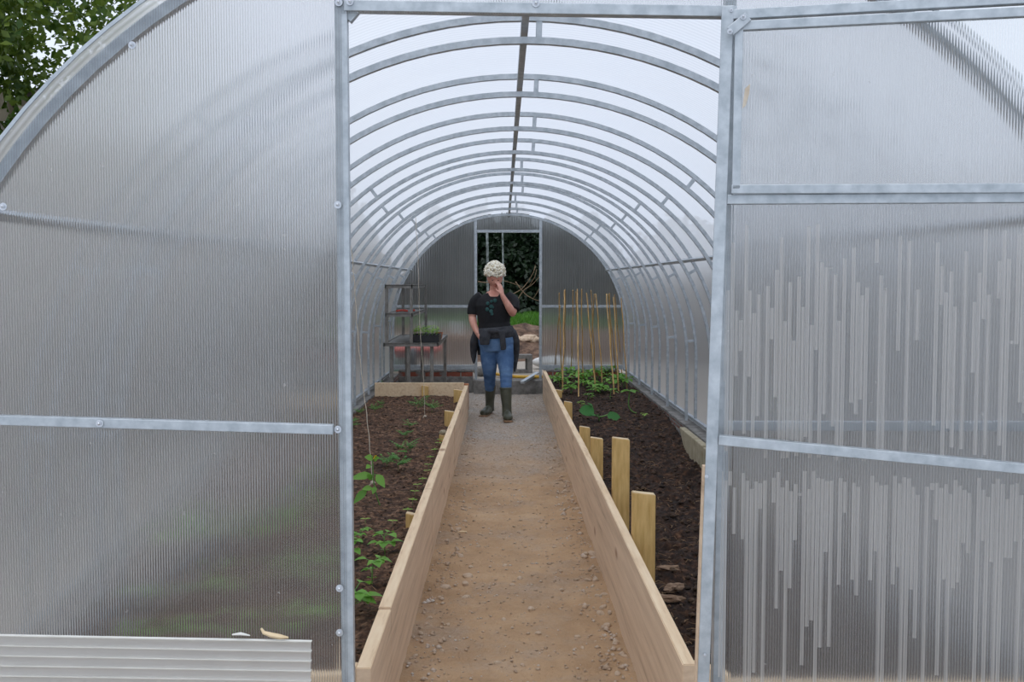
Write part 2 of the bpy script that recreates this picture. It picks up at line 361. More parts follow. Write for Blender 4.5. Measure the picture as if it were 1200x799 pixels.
def path_h(x, y):
    e = (x - .05) / .42
    return .004 + .012 * e * e + .012 * nz(x, y, 3.2) + .007 * nz(x, y, 14, 3) + .004 * nz(x, y, 40, 5)
bm = bmesh.new(); grid(bm, -.42, .52, 60, 1.6, 12.66, 520, path_h)
props(obj('floor', bm, M_path, smooth=True), 'trodden brown dirt and gravel path between the two beds', 'path', kind='structure')
def bedL(x, y): return .25 + .018 * nz(x, y, 2.2, 1) + .012 * nz(x, y, 9, 2) + .010 * nz(x, y, 30, 3)
def bedR(x, y):
    t = max(0, min(1, (y - 6.6) / 2.8))
    return .07 + .16 * t * t * (3 - 2 * t) + .03 * nz(x, y, 2.6, 7) + .028 * nz(x, y, 9, 8) * (1.3 - t) + .014 * nz(x, y, 28, 9)
bm = bmesh.new(); grid(bm, -1.34, -.40, 90, 2.5, 10.30, 520, bedL)
props(obj('soil', bm, M_soil, smooth=True), 'flat raked dark brown soil filling the bed with the twine strings', 'soil', kind='stuff')
bm = bmesh.new(); grid(bm, .51, 1.48, 90, 2.5, 12.6, 560, bedR)
props(obj('soil', bm, M_soilR, smooth=True), 'lumpy dark compost filling the bed with bamboo canes', 'soil', kind='stuff')
bm = bmesh.new(); grid(bm, -1.34, -.38, 30, 10.34, 12.62, 60, lambda x, y: .03 + .01 * nz(x, y, 5))
props(obj('floor', bm, M_path, smooth=True), 'bare dirt patch under the metal staging', 'ground', kind='structure')

# scattered clods and gravel
def scatter(name, n, area, h, size, m, label, cat, seed, flat=.6):
    rng = np.random.default_rng(seed); V = []; F = []
    base = np.array([(1, 0, 0), (0, 1, 0), (-1, 0, 0), (0, -1, 0), (0, 0, 1), (0, 0, -1)], float)
    tri = np.array([(0, 1, 4), (1, 2, 4), (2, 3, 4), (3, 0, 4), (1, 0, 5), (2, 1, 5), (3, 2, 5), (0, 3, 5)])
    for i in range(n):
        x = rng.uniform(area[0], area[1]); y = area[2] + (area[3] - area[2]) * rng.random() ** 1.6
        s = size[0] + (size[1] - size[0]) * rng.random() ** 3
        b = base * s * rng.uniform(.6, 1.2, (6, 1)); b[:, 2] *= flat
        a = rng.random() * 6.3; c, q = math.cos(a), math.sin(a)
        b = np.stack([b[:, 0] * c - b[:, 1] * q, b[:, 0] * q + b[:, 1] * c, b[:, 2]], 1)
        V.append(b + (x, y, h(x, y) + s * .15)); F.append(tri + 6 * i)
    o = np_mesh(name, np.concatenate(V), np.concatenate(F), m); return props(o, label, cat, kind='stuff')
M_gravel = mat('gravel_bits', [(.3, (.32, .23, .16)), (.5, (.50, .37, .26)), (.7, (.62, .56, .50))], 7, rough=.9)
M_clod = mat('soil_clods', [(.3, (.012, .007, .004)), (.55, (.06, .035, .02)), (.7, (.14, .09, .055))], 9, rough=.95)
scatter('gravel', 6000, (-.36, .46, 2.3, 12.6), path_h, (.0025, .012), M_gravel, 'fine gravel and grit strewn over the trodden path', 'gravel', 1)
scatter('soil_crumbs', 5000, (-1.33, -.42, 2.6, 10.2), bedL, (.003, .013), M_clod, 'soil crumbs over the bed with twine strings', 'soil', 2)
scatter('soil_clods', 7000, (.53, 1.45, 2.6, 12), bedR, (.004, .026), M_clod, 'coarse compost clods over the bed with bamboo canes', 'soil', 3)
M_straw = mat('straw', [(.3, (.15, .08, .04)), (.7, (.34, .22, .12))], 9, rough=.9)
def litter(n, area, h, m, seed, label):
    rng = random.Random(seed); bm = bmesh.new()
    for i in range(n):
        x = rng.uniform(*area[:2]); y = area[2] + (area[3] - area[2]) * rng.random() ** 1.5; a = rng.uniform(0, 6.3); L_ = rng.uniform(.02, .07)
        z = h(x, y) + rng.uniform(.004, .016)
        p = [Vector((x, y, z)), Vector((x + L_ * .5 * math.cos(a), y + L_ * .5 * math.sin(a), z + rng.uniform(0, .012))), Vector((x + L_ * math.cos(a + .3), y + L_ * math.sin(a + .3), z))]
        tube(bm, p, rng.uniform(.0008, .0022), 4, caps=False)
    props(obj('straw_litter', bm, m), label, 'straw', kind='stuff')
scatter('gravel', 420, (-.36, -.24, 2.4, 9), path_h, (.005, .020), M_gravel, 'small rubble gathered along the foot of the twine bed board', 'gravel', 11, .7)
scatter('gravel', 520, (.35, .47, 2.4, 9), path_h, (.005, .022), M_gravel, 'small rubble gathered along the foot of the cane bed board', 'gravel', 12, .7)
litter(700, (.53, 1.42, 2.7, 9), bedR, M_straw, 5, 'thin straw and root fibres in the lumpy compost')
litter(160, (-1.3, -.42, 2.8, 9), bedL, M_straw, 6, 'thin straw fibres on the flat raked soil')

# loose stones on the path (individual)
def rock_mesh(seed, r=1.0):
    rng = random.Random(seed); bm = bmesh.new(); ball(bm, (0, 0, 0), r, 2, (1, rng.uniform(.6, .85), rng.uniform(.4, .6)))
    for v in bm.verts:
        v.co *= 1 + .35 * noise.noise(v.co * 1.4 + Vector((seed * 3.1, 0, 0)))
    for _ in range(5):
        n = Vector((rng.uniform(-1, 1), rng.uniform(-1, 1), rng.uniform(-.3, 1))).normalized(); d = rng.uniform(.55, .75) * r
        for v in bm.verts:
            k = v.co.dot(n) - d
            if k > 0: v.co -= n * k * .8
    me = bpy.data.meshes.new('stone'); bm.to_mesh(me); bm.free(); me.materials.append(M_stone); return me
rocks = [rock_mesh(i) for i in range(6)]
def stone(px, py, wpx, label, group, i):
    p = at_z(px, py, .01); r = wpx / 2 / FPX * p.y
    o = bpy.data.objects.new('stone', rocks[i % 6]); COL.objects.link(o)
    o.location = (p.x, p.y, path_h(p.x, p.y) + r * .12); o.scale = (r, r, r); o.rotation_euler = (0, 0, (i * 1.7) % 6.28)
    return props(o, label, 'stone', group)
stone(622, 715, 13, 'tan stone lying alone in the middle of the near path', None, 1)
stone(677, 600, 9, 'squarish stone against the foot of the cane bed board', None, 2)
big = [(549, 674, 14), (545, 683, 13), (546, 700, 11), (540, 651, 11), (522, 688, 16), (694, 650, 13), (706, 715, 10), (704, 720, 13), (712, 733, 12), (698, 682, 9), (609, 678, 10), (600, 684, 9), (552, 664, 8), (630, 743, 9),
       (590, 726, 8), (503, 725, 9), (518, 760, 9), (500, 733, 8), (592, 663, 8), (657, 668, 7), (658, 690, 7), (722, 753, 12), (732, 770, 10), (724, 790, 11), (676, 745, 9), (683, 757, 8), (583, 776, 9), (612, 780, 8),
       (560, 640, 7), (575, 625, 6), (545, 610, 7), (550, 595, 7), (537, 620, 8), (640, 560, 5), (623, 521, 6), (604, 510, 5), (662, 575, 7), (650, 640, 7), (525, 730, 7), (515, 700, 6), (493, 745, 9), (487, 770, 8),
       (686, 650, 8), (668, 628, 7), (700, 700, 8), (692, 668, 8), (708, 700, 9), (715, 720, 8), (558, 506, 5), (612, 548, 5), (575, 560, 5), (585, 590, 6), (610, 610, 5), (645, 525, 5), (650, 480, 5), (546, 520, 5)]
for i, (px, py, wp) in enumerate(big):
    stone(px, py, wp, 'small tan stone lying loose on the brown dirt path', 'loose stones on the path', i)

# ------------------------------------------------------------------ foundations
def dwarf(name, x0, x1, y0, y1, label, ledge=.27):
    t = thing(name, label, 'wall', ((x0 + x1) / 2, (y0 + y1) / 2, 0), kind='structure')
    bm = bmesh.new(); box(bm, x0, x1, y0, y1, -.02, ledge - .075, .006); obj('block_course', bm, M_concrete, t)
    bm = bmesh.new(); box(bm, x0 + .004, x1 - .004, y0, y1, ledge - .075, ledge - .012, .003); obj('brick_course', bm, M_brick, t)
    bm = bmesh.new()
    long_y = (y1 - y0) > (x1 - x0); n = 80
    if long_y:
        grid(bm, x0, x1, 8, y0, y1, n * 2, lambda x, y: ledge + .008 * nz(x, y, 12))
    else:
        grid(bm, x0, x1, n, y0, y1, 6, lambda x, y: ledge + .008 * nz(x, y, 12))
    g = bmesh.ops.extrude_face_region(bm, geom=bm.faces[:]); bmesh.ops.translate(bm, verts=[e for e in g['geom'] if isinstance(e, bmesh.types.BMVert)], vec=(0, 0, -.022))
    bmesh.ops.recalc_face_normals(bm, faces=bm.faces[:])
    obj('mortar_bed', bm, M_concrete, t); return t
dwarf('wall_right', 1.48, 1.66, 2.35, 12.7, 'low brick and mortar foundation wall beside the cane bed')
dwarf('wall_left', -1.52, -1.34, 2.35, 12.7, 'low brick and mortar foundation wall beside the twine bed')
dwarf('wall_back', -1.34, -.39, 12.66, 12.84, 'low block and brick foundation behind the metal staging', .31)
dwarf('wall_back', .52, 1.48, 12.66, 12.84, 'low block and brick foundation behind the bamboo canes', .31)
bm = bmesh.new(); box(bm, -.39, .52, 12.62, 12.84, -.02, .19, .012)
props(obj('trim_1', bm, M_concrete), 'concrete doorstep across the back doorway', 'doorstep', kind='structure')
for k, (ya, yb, zt, lab) in enumerate([(6.0, 7.05, .255, 'pale stone slab at the foundation, nearer the front wall'), (7.10, 8.0, .262, 'pale stone slab at the foundation, tapered into the soil')]):
    bm = bmesh.new(); box(bm, 1.425, 1.475, ya, yb, -.05, zt, .008)
    if k == 1:
        for v in bm.verts:
            if v.co.y > 7.9 and v.co.z < .1: v.co.y -= .45
    props(obj('stone_slab', bm, M_pale), lab, 'slab')

# ------------------------------------------------------------------ greenhouse shell
def arc_pts(r, a0=-90, a1=90, n=56, y=0, low=RAIL):
    pts = [(CX - r, y, low)] if a0 <= -90 else []
    for i in range(n + 1):
        a = R(a0 + (a1 - a0) * i / n); pts.append((CX + r * math.sin(a), y, CZ + r * math.cos(a)))
    if a1 >= 90: pts.append((CX + r, y, low))
    return [Vector(p) for p in pts]
def arc_bar(bm, r, y, w_, h_, low=RAIL):
    outer = arc_pts(r, y=y, low=low); inner = arc_pts(r - h_, y=y, low=low); rings = []
    for o, i in zip(outer, inner):
        rings.append([bm.verts.new((o.x, y - w_ / 2, o.z)), bm.verts.new((o.x, y + w_ / 2, o.z)), bm.verts.new((i.x, y + w_ / 2, i.z)), bm.verts.new((i.x, y - w_ / 2, i.z))])
    for a, b in zip(rings, rings[1:]):
        for k in range(4): bm.faces.new((a[k], a[(k + 1) % 4], b[(k + 1) % 4], b[k]))
    bm.faces.new(rings[0]); bm.faces.new(list(reversed(rings[-1])))
    bmesh.ops.recalc_face_normals(bm, faces=bm.faces[:]); return bm
roof = thing('ceiling', 'arched translucent polycarbonate cover on galvanised hoops', 'roof', (CX, (Y0 + Y1) / 2, RAIL), kind='structure')
bm = bmesh.new(); ys = np.linspace(2.235, 12.79, 24); rows = []
for y in ys: rows.append([bm.verts.new(p) for p in arc_pts(RAD + .010, y=float(y), low=.27)])
for a, b in zip(rows, rows[1:]):
    for k in range(len(a) - 1): bm.faces.new((a[k], b[k], b[k + 1], a[k + 1]))
bm.normal_update()
f = min(bm.faces, key=lambda f: abs(f.calc_center_median().x - CX))
if f.normal.z > 0: bmesh.ops.reverse_faces(bm, faces=bm.faces[:])
obj('roof_panel', bm, M_roof, roof, smooth=True)
# bright cut edge of the cover at the front
bm = bmesh.new(); arc_bar(bm, RAD + .014, 2.236, .004, .008, .27); obj('panel_edge', bm, M_zinc, roof)
hoop_y = [3.34 + .94 * k for k in range(10)]
for hy in hoop_y:
    bm = bmesh.new(); arc_bar(bm, RAD + .002, hy, .022, .022, RAIL - .01)
    h = obj('hoop', bm, M_zinc, roof)
    bm = bmesh.new(); arc_bar(bm, RAD - .072, hy, .022, .022, RAIL - .01); obj('inner_hoop', bm, M_zinc, h)
    for a in (3, -38, 38, -62, 62, -84, 84):
        a = R(a + (hy * 7.3) % 3 - 1.5); bm = bmesh.new(); s, c = math.sin(a), math.cos(a)
        bar(bm, (CX + (RAD - .018) * s, hy, CZ + (RAD - .018) * c), (CX + (RAD - .076) * s, hy, CZ + (RAD - .076) * c), .020, .018, (0, 1, 0)); obj('spacer', bm, M_zinc, h)
def long_bar(name, a_deg, r, w_=.022, h_=.022):
    a = R(a_deg); x, z = CX + r * math.sin(a), CZ + r * math.cos(a); bm = bmesh.new()
    bar(bm, (x, Y0, z), (x, Y1, z), w_, h_, (math.sin(a), 0, math.cos(a))); obj(name, bm, M_zinc, roof)
long_bar('ridge_bar', 0, RAD - .036, .024, .03); long_bar('purlin', -58, RAD - .035); long_bar('purlin', 58, RAD - .035)
for sx_ in (-1, 1):
    bm = bmesh.new(); x = CX + sx_ * (RAD - .012); bar(bm, (x, Y0, RAIL - .005), (x, Y1, RAIL - .005), .03, .024); obj('base_rail', bm, M_zinc, roof)

def bolt(p, parent, nrm=(0, -1, 0), r=.0085):
    n = Vector(nrm).normalized(); p = Vector(p); bm = bmesh.new()
    tube(bm, [p, p + n * .002], r, 16); tube(bm, [p + n * .002, p + n * .007], r * .55, 6)
    ball(bm, p + n * .0065, r * .42, 2); obj('bolt', bm, M_bolt, parent)
def end_fill(bm, xa, xb, y, zlow, face=-1, r=RAD - .004, n=40):
    """end-wall sheet between xa and xb under the arch"""
    top = []; low = []
    for i in range(n + 1):
        x = xa + (xb - xa) * i / n; dx = x - CX
        zt = CZ + math.sqrt(max(0, r * r - dx * dx)); top.append(bm.verts.new((x, y, max(zt, zlow)))); low.append(bm.verts.new((x, y, zlow)))
    for i in range(n):
        q = (low[i], low[i + 1], top[i + 1], top[i]); f = bm.faces.new(q if face < 0 else tuple(reversed(q)))
    bmesh.ops.dissolve_degenerate(bm, dist=1e-5, edges=bm.edges[:])
    return bm
# front end wall
YF = Y0
fw = thing('wall_front', 'front end wall of fluted translucent sheet screwed to galvanised tube', 'wall', (CX, YF, 0), kind='structure')
pL = lambda px, py, Y=YF - .02: at_y(px, py, Y)
bm = bmesh.new(); end_fill(bm, CX - RAD + .006, -.362, YF - .012, .06); obj('left_panel', bm, M_frontsheet, fw)
bm = bmesh.new(); end_fill(bm, .525, CX + RAD - .006, YF - .012, .06); obj('right_panel', bm, M_frontsheet, fw)
zc = pL(600, 9).z
bm = bmesh.new(); end_fill(bm, -.362, .525, YF - .012, zc - .012); obj('top_panel', bm, M_frontsheet, fw)
bm = bmesh.new(); arc_bar(bm, RAD - .004, YF + .006, .03, .026, .05); obj('end_hoop', bm, M_zinc, fw)
a, b = pL(398, -4), pL(400, 799); a.z = 2.21; b.x = a.x + .002; b.z = 0.0
bm = bmesh.new(); bar(bm, (a.x, YF + .003, a.z), (b.x, YF + .003, b.z), .0285, .024, (0, 1, 0)); obj('door_post', bm, M_zinc, fw)
bm = bmesh.new(); bar(bm, (.515, YF + .02, 2.20), (.502, YF + .02, 0), .026, .030, (0, 1, 0)); obj('door_post', bm, M_zinc, fw)
bm = bmesh.new(); bar(bm, pL(404, 8, YF + .002), pL(862, 15, YF + .002), .03, .024); obj('door_head', bm, M_zinc, fw)
bm = bmesh.new(); bar(bm, pL(-62, 490, YF - .02), pL(391, 503, YF - .02), .022, .022); obj('rail', bm, M_zinc, fw)
bm = bmesh.new(); bar(bm, (.52, YF + .006, 1.10), (CX + RAD - .02, YF + .006, 1.10), .02, .022); obj('rail', bm, M_zinc, fw)
bm = bmesh.new(); bar(bm, pL(408, 24, YF + .01), pL(419, 11, YF + .01), .02, .018); obj('corner_brace', bm, M_zinc, fw)
bm = bmesh.new(); bar(bm, (CX - RAD + .02, YF, .07), (-.37, YF, .07), .02, .024); obj('rail', bm, M_zinc, fw)
bm = bmesh.new(); bar(bm, (CX - RAD + .02, YF + .02, .9), (CX - RAD + .03, YF + .02, .06), .03, .03, (0, 1, 0)); obj('corner_post', bm, M_zinc, fw)
for px, py in ((397, 3), (396, 240), (396, 503), (398, 689), (398, 741)):
    bolt(pL(px, py, YF - .014), fw)
for px, py in ((410, 2), (628, 4)): bolt(pL(px, py, YF - .014), fw)
bolt(pL(155, 53, YF - .014), fw); bolt(pL(117, 496, YF - .032), fw); bolt(pL(4, 242, YF - .014), fw)

# open front door leaf (swung outwards against the end wall)
T = math.tan(LEAF_A); HX, HY = .500, 2.235
door = thing('door_1', 'open front door leaf of galvanised tube with streaked fluted sheet', 'door', (HX, HY, 0), kind='structure', rz=-LEAF_A)
def dl(px, py, off=0):
    """point on the leaf's plane"""
    d = ray(px, py); n = Vector((math.sin(LEAF_A), math.cos(LEAF_A), 0)); o = Vector((HX, HY - off, 0))
    t = (o - EYE).dot(n) / d.dot(n); return EYE + d * t
UPn = Vector((0, 0, 1)); NRM = Vector((-math.sin(LEAF_A), -math.cos(LEAF_A), 0))
def leafbar(name, a, b, w_=.024, d_=.022, parent=door, off=0, mm=None):
    A, B = dl(*a, off), dl(*b, off); bm = bmesh.new(); dirn = (B - A).normalized()
    up = NRM
    bar(bm, A, B, w_, d_, up); return obj(name, bm, mm or M_zinc, parent)
s0, s1 = (853, 8), (823, 830)
leafbar('stile', s0, s1, .0265, .024)
x_end = 1330
leafbar('top_rail', (858, 18), (x_end, -8), .021, .022, off=0)
leafbar('mid_rail', (852, 234), (x_end, 231), .021, .022, off=0)
leafbar('lower_rail', (842, 515), (x_end, 561), .022, .022, off=.006)
A, B = dl(x_end, -10), dl(x_end, 235); bm = bmesh.new(); bar(bm, (A.x, A.y, A.z), (A.x, A.y, 0.02), .0265, .024, NRM); obj('stile', bm, M_zinc, door)
bm = bmesh.new(); c0 = dl(826, 799); bar(bm, (HX, HY, .03), (A.x, A.y, .03), .024, .022, NRM); obj('bottom_rail', bm, M_zinc, door)
def leaf_sheet(name, corners, m, parent, off=0):
    bm = bmesh.new(); vs = []
    for c in corners: vs.append(bm.verts.new(dl(*c, off) if len(c) == 2 else c))
    f = bm.faces.new(vs); bm.normal_update()
    if f.normal.dot(NRM) < 0: bmesh.ops.reverse_faces(bm, faces=[f])
    return obj(name, bm, m, parent)
lowA = dl(842, 515); lowB = dl(x_end, 561)
leaf_sheet('lower_panel', [(852, 236), (x_end, 233), (A.x, A.y, .03), (HX - .01, HY + .002, .03)], M_doorsheet, door, off=-.004)
vent = leafbar('vent_window', (866, 34), (862.5, 222), .018, .018, off=.012)     # hinged upper light: stile first, rest as sub-parts
leafbar('vent_rail', (866, 31), (x_end, 8), .020, .018, vent, off=.012)
leafbar('vent_rail', (857, 222), (x_end, 220), .020, .018, vent, off=.012)
leafbar('vent_stile', (x_end - 12, 8), (x_end - 12, 222), .018, .018, vent, off=.012)
leaf_sheet('vent_pane', [(864, 32), (x_end - 8, 8), (x_end - 8, 221), (861, 221)], M_ventsheet, vent, off=.008)
bm = bmesh.new(); bar(bm, dl(855.5, 37, .028), dl(877, 19, .028), .022, .003, NRM); obj('link_plate', bm, M_zinc, door)
for p in ((855.5, 37), (871, 20)): bolt(dl(*p, .031), door, NRM, .006)
for p in ((857, 12), (828, 558), (826, 767)): bolt(dl(*p, .014), door, NRM, .0042)
bm = bmesh.new(); qa, qb = at_y(826, 545, HY + .02), at_y(816.5, 799, HY + .02); bar(bm, qa, qb + (qb - qa) * .6, .010, .02, (0, 1, 0)); props(obj('packing_strip', bm, M_woodgrey, door), 'thin pale wooden strip behind the steel stile')
M_tape = mat('tape_scrap', [(.3, (.42, .33, .24)), (.7, (.62, .55, .45))], 25, rough=.7)
bm = bmesh.new()
pts = [(871, 118), (873, 104), (879, 98), (878, 110), (874, 124), (870, 127)]
f = bm.faces.new([bm.verts.new(dl(x, y, .021 + .002 * (i % 2))) for i, (x, y) in enumerate(pts)])
g = bmesh.ops.extrude_face_region(bm, geom=[f]); bmesh.ops.translate(bm, verts=[e for e in g['geom'] if isinstance(e, bmesh.types.BMVert)], vec=NRM * .001)
props(obj('sticker', bm, M_tape, vent), 'torn brown tape scrap')

# back end wall
bw = thing('wall_back', 'back end wall of darkened translucent sheet with a door opening', 'wall', (CX, Y1, 0), kind='structure')
B = lambda px, py: at_y(px, py, Y1)
xl, xr = B(557.5, 330).x, B(633.5, 330).x; zt = B(590, 271).z; zm = B(590, 359).z
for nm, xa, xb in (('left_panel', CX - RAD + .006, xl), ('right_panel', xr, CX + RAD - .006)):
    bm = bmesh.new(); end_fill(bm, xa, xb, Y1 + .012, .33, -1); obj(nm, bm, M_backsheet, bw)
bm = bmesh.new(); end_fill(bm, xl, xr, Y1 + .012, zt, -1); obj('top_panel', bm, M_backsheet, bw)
bm = bmesh.new(); arc_bar(bm, RAD, Y1, .03, .032, .3); obj('end_hoop', bm, M_zinc, bw)
for x in (xl, xr):
    bm = bmesh.new(); bar(bm, (x, Y1, .17), (x, Y1, CZ + math.sqrt(RAD ** 2 - (x - CX) ** 2) - .02), .036, .036, (0, 1, 0)); obj('door_post', bm, M_zinc, bw)
bm = bmesh.new(); bar(bm, (xl, Y1, zt), (xr, Y1, zt), .03, .034); obj('door_head', bm, M_zinc, bw)
for xa, xb in ((CX - RAD + .04, xl), (xr, CX + RAD - .04)):
    bm = bmesh.new(); bar(bm, (xa, Y1, zm), (xb, Y1, zm), .03, .034); obj('rail', bm, M_zinc, bw)
    bm = bmesh.new(); bar(bm, (xa, Y1, .345), (xb, Y1, .345), .04, .055); obj('base_rail', bm, M_zinc, bw)

# ------------------------------------------------------------------ timber beds
def plank(parent, name, xa, xb, ya, yb, z0a, z1a, z0b=None, z1b=None, label=None, m=None):
    z0b = z0a if z0b is None else z0b; z1b = z1a if z1b is None else z1b
    bm = bmesh.new(); box(bm, xa, xb, ya, yb, 0, 1, 0)
    for v in bm.verts:
        t = (v.co.y - ya) / (yb - ya); lo = z0a + (z0b - z0a) * t; hi = z1a + (z1b - z1a) * t; v.co.z = lo + (hi - lo) * v.co.z
    bmesh.ops.bevel(bm, geom=bm.edges[:], offset=.0025, segments=2, affect='EDGES')
    bm.normal_update()
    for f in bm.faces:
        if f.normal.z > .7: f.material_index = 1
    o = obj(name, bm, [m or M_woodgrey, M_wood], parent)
    if label: o['label'] = label
    return o
def stake(parent, x, y, z0, z1, w_=.07, d_=.07, rz=0, tilt=0):
    bm = bmesh.new(); box(bm, -w_ / 2, w_ / 2, -d_ / 2, d_ / 2, z0, z1, 0)
    for v in bm.verts:
        if v.co.z > z1 - .001: v.co.z += .008 * (1 if v.co.x < 0 else -.3)
    bmesh.ops.bevel(bm, geom=bm.edges[:], offset=.003, segments=2, affect='EDGES'); bm.normal_update()
    for f in bm.faces:
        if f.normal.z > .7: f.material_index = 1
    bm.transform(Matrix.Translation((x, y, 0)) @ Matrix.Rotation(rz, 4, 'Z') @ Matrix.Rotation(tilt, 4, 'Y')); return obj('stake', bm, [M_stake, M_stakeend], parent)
LX = -.370; RX = .478
bl = thing('raised_bed', 'pale timber bed edging beside the twine strings, with short stakes', 'bed edging', (-.9, 6.4, 0))
TL = 1.43 - 1.066
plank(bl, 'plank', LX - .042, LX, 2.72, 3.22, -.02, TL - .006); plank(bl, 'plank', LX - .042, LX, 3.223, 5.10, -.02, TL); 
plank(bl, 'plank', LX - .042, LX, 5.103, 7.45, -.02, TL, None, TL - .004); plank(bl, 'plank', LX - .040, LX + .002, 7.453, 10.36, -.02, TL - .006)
bm = bmesh.new(); box(bm, -1.34, LX - .043, 10.32, 10.355, .05, TL + .025, .003); obj('end_plank', bm, M_wood, bl)
bm = bmesh.new(); box(bm, -1.34, LX - .043, 2.74, 2.775, .0, TL - .01, .003); obj('end_plank', bm, M_wood, bl)
M_end = mat('rusty_end', [(.3, (.36, .14, .07)), (.7, (.5, .24, .13))], 20, rough=.8)
bm = bmesh.new(); box(bm, LX - .05, LX + .006, 10.36, 10.40, .1, TL + .012, .003); obj('corner_block', bm, M_end, bl)
for px, py, wp, zt_, dz in ((539, 457, 10, .375, 0), (530.5, 482, 11, .37, 0), (497.5, 453, 8, .36, 0), (487, 602, 12, .31, 0), (523, 510, 9, .30, 0)):
    p = at_z(px, py, zt_); x = min(p.x, LX - .078) if px != 497.5 else p.x
    y = p.y if px != 497.5 else 10.28
    stake(bl, x, y, .02, zt_, wp / FPX * p.y, .05)
br = thing('raised_bed', 'pale timber bed edging beside the bamboo canes, with tall stakes', 'bed edging', (.95, 6.4, 0))
TR = 1.43 - 1.018
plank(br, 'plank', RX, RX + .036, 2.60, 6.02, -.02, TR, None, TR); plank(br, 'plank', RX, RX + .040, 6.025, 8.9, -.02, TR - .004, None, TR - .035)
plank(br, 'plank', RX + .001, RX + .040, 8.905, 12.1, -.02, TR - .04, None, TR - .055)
bm = bmesh.new(); box(bm, RX + .037, 1.48, 2.62, 2.655, .0, TR - .02, .003); obj('end_plank', bm, M_wood, br)
for px, py, wp, d_, zt_ in ((754, 578, 27, 3.98, None), (727.5, 514, 20, 4.85, None), (698, 513.5, 14.5, 5.9, None), (683, 500.5, 12, 6.75, None), (671.5, 486, 0, 0, None), (665.5, 471, 9.5, 8.5, None), (654, 457, 9, 10.2, None)):
    if not d_: continue
    w_ = max(wp / FPX * d_, .06); p = at_y(px, py, d_); x = max(p.x, RX + .042 + w_ / 2)
    stake(br, x, d_, .02, p.z, w_, .05)
bm = bmesh.new(); stake(br, .62, 3.15, .02, .20, .05, .05, .2)
# split log debris by the near stake
M_split = mat('split_wood', [(.3, (.14, .08, .05)), (.7, (.40, .27, .17))], 12, (1, 6, 6), rough=.9)
for i, (px, py, L_, a) in enumerate(((785, 668, .12, .3), (790, 690, .16, .9), (783, 703, .13, .1), (776, 735, .1, -.4))):
    p = at_z(px, py, .10); bm = bmesh.new(); bmesh.ops.create_icosphere(bm, subdivisions=3, radius=1)
    for v in bm.verts:
        q = v.co * (1 + .55 * noise.noise(v.co * 1.7 + Vector((i * 5, 0, 0)))); v.co = Vector((q.x * L_ * .5, q.y * .022, q.z * .016 + .006 * noise.noise(v.co * 5)))
    bm.transform(Matrix.Translation(p + Vector((0, 0, .008))) @ Matrix.Rotation(a, 4, 'Z') @ Matrix.Rotation(.12, 4, 'Y'))
    props(obj('wood_chunk', bm, M_split), ('splintered brown wood scrap in the compost by the nearest stake'), 'wood scrap', 'wood scraps in the compost')
p = at_z(523, 510, .30); o = bpy.data.objects.new('stone', rock_mesh(11)); COL.objects.link(o); o.data.materials.clear(); o.data.materials.append(M_pale)
o.scale = (.034, .03, .04); o.location = (min(p.x, LX - .078), p.y, .322); props(o, 'pale stone perched on the lowest far stake of the twine bed', 'stone')

# ------------------------------------------------------------------ plants
def leaf(bm, base, d, L_, W_, up=Vector((0, 0, 1)), droop=.25, shape='ovate', cup=.12):
    d = Vector(d).normalized(); s = d.cross(up)
    if s.length < 1e-3: s = Vector((1, 0, 0))
    s.normalize(); n = s.cross(d).normalized(); base = Vector(base)
    prof = {'ovate': [(0, .05), (.15, .6), (.35, 1), (.6, .85), (.82, .45), (1, .02)], 'round': [(0, .3), (.12, .85), (.35, 1.0), (.6, 1.0), (.85, .7), (1, .1)], 'thin': [(0, .1), (.3, .8), (.6, 1), (1, .05)]}[shape]
    rows = []
    for t, w_ in prof:
        c = base + d * (L_ * t) - Vector((0, 0, 1)) * (droop * L_ * t * t)
        wv = s * (W_ / 2 * w_); e = n * (cup * W_ * w_)
        rows.append((bm.verts.new(c - wv + e), bm.verts.new(c), bm.verts.new(c + wv + e)))
    for a, b in zip(rows, rows[1:]):
        for k in (0, 1):
            bm.faces.new((a[k], a[k + 1], b[k + 1], b[k]))
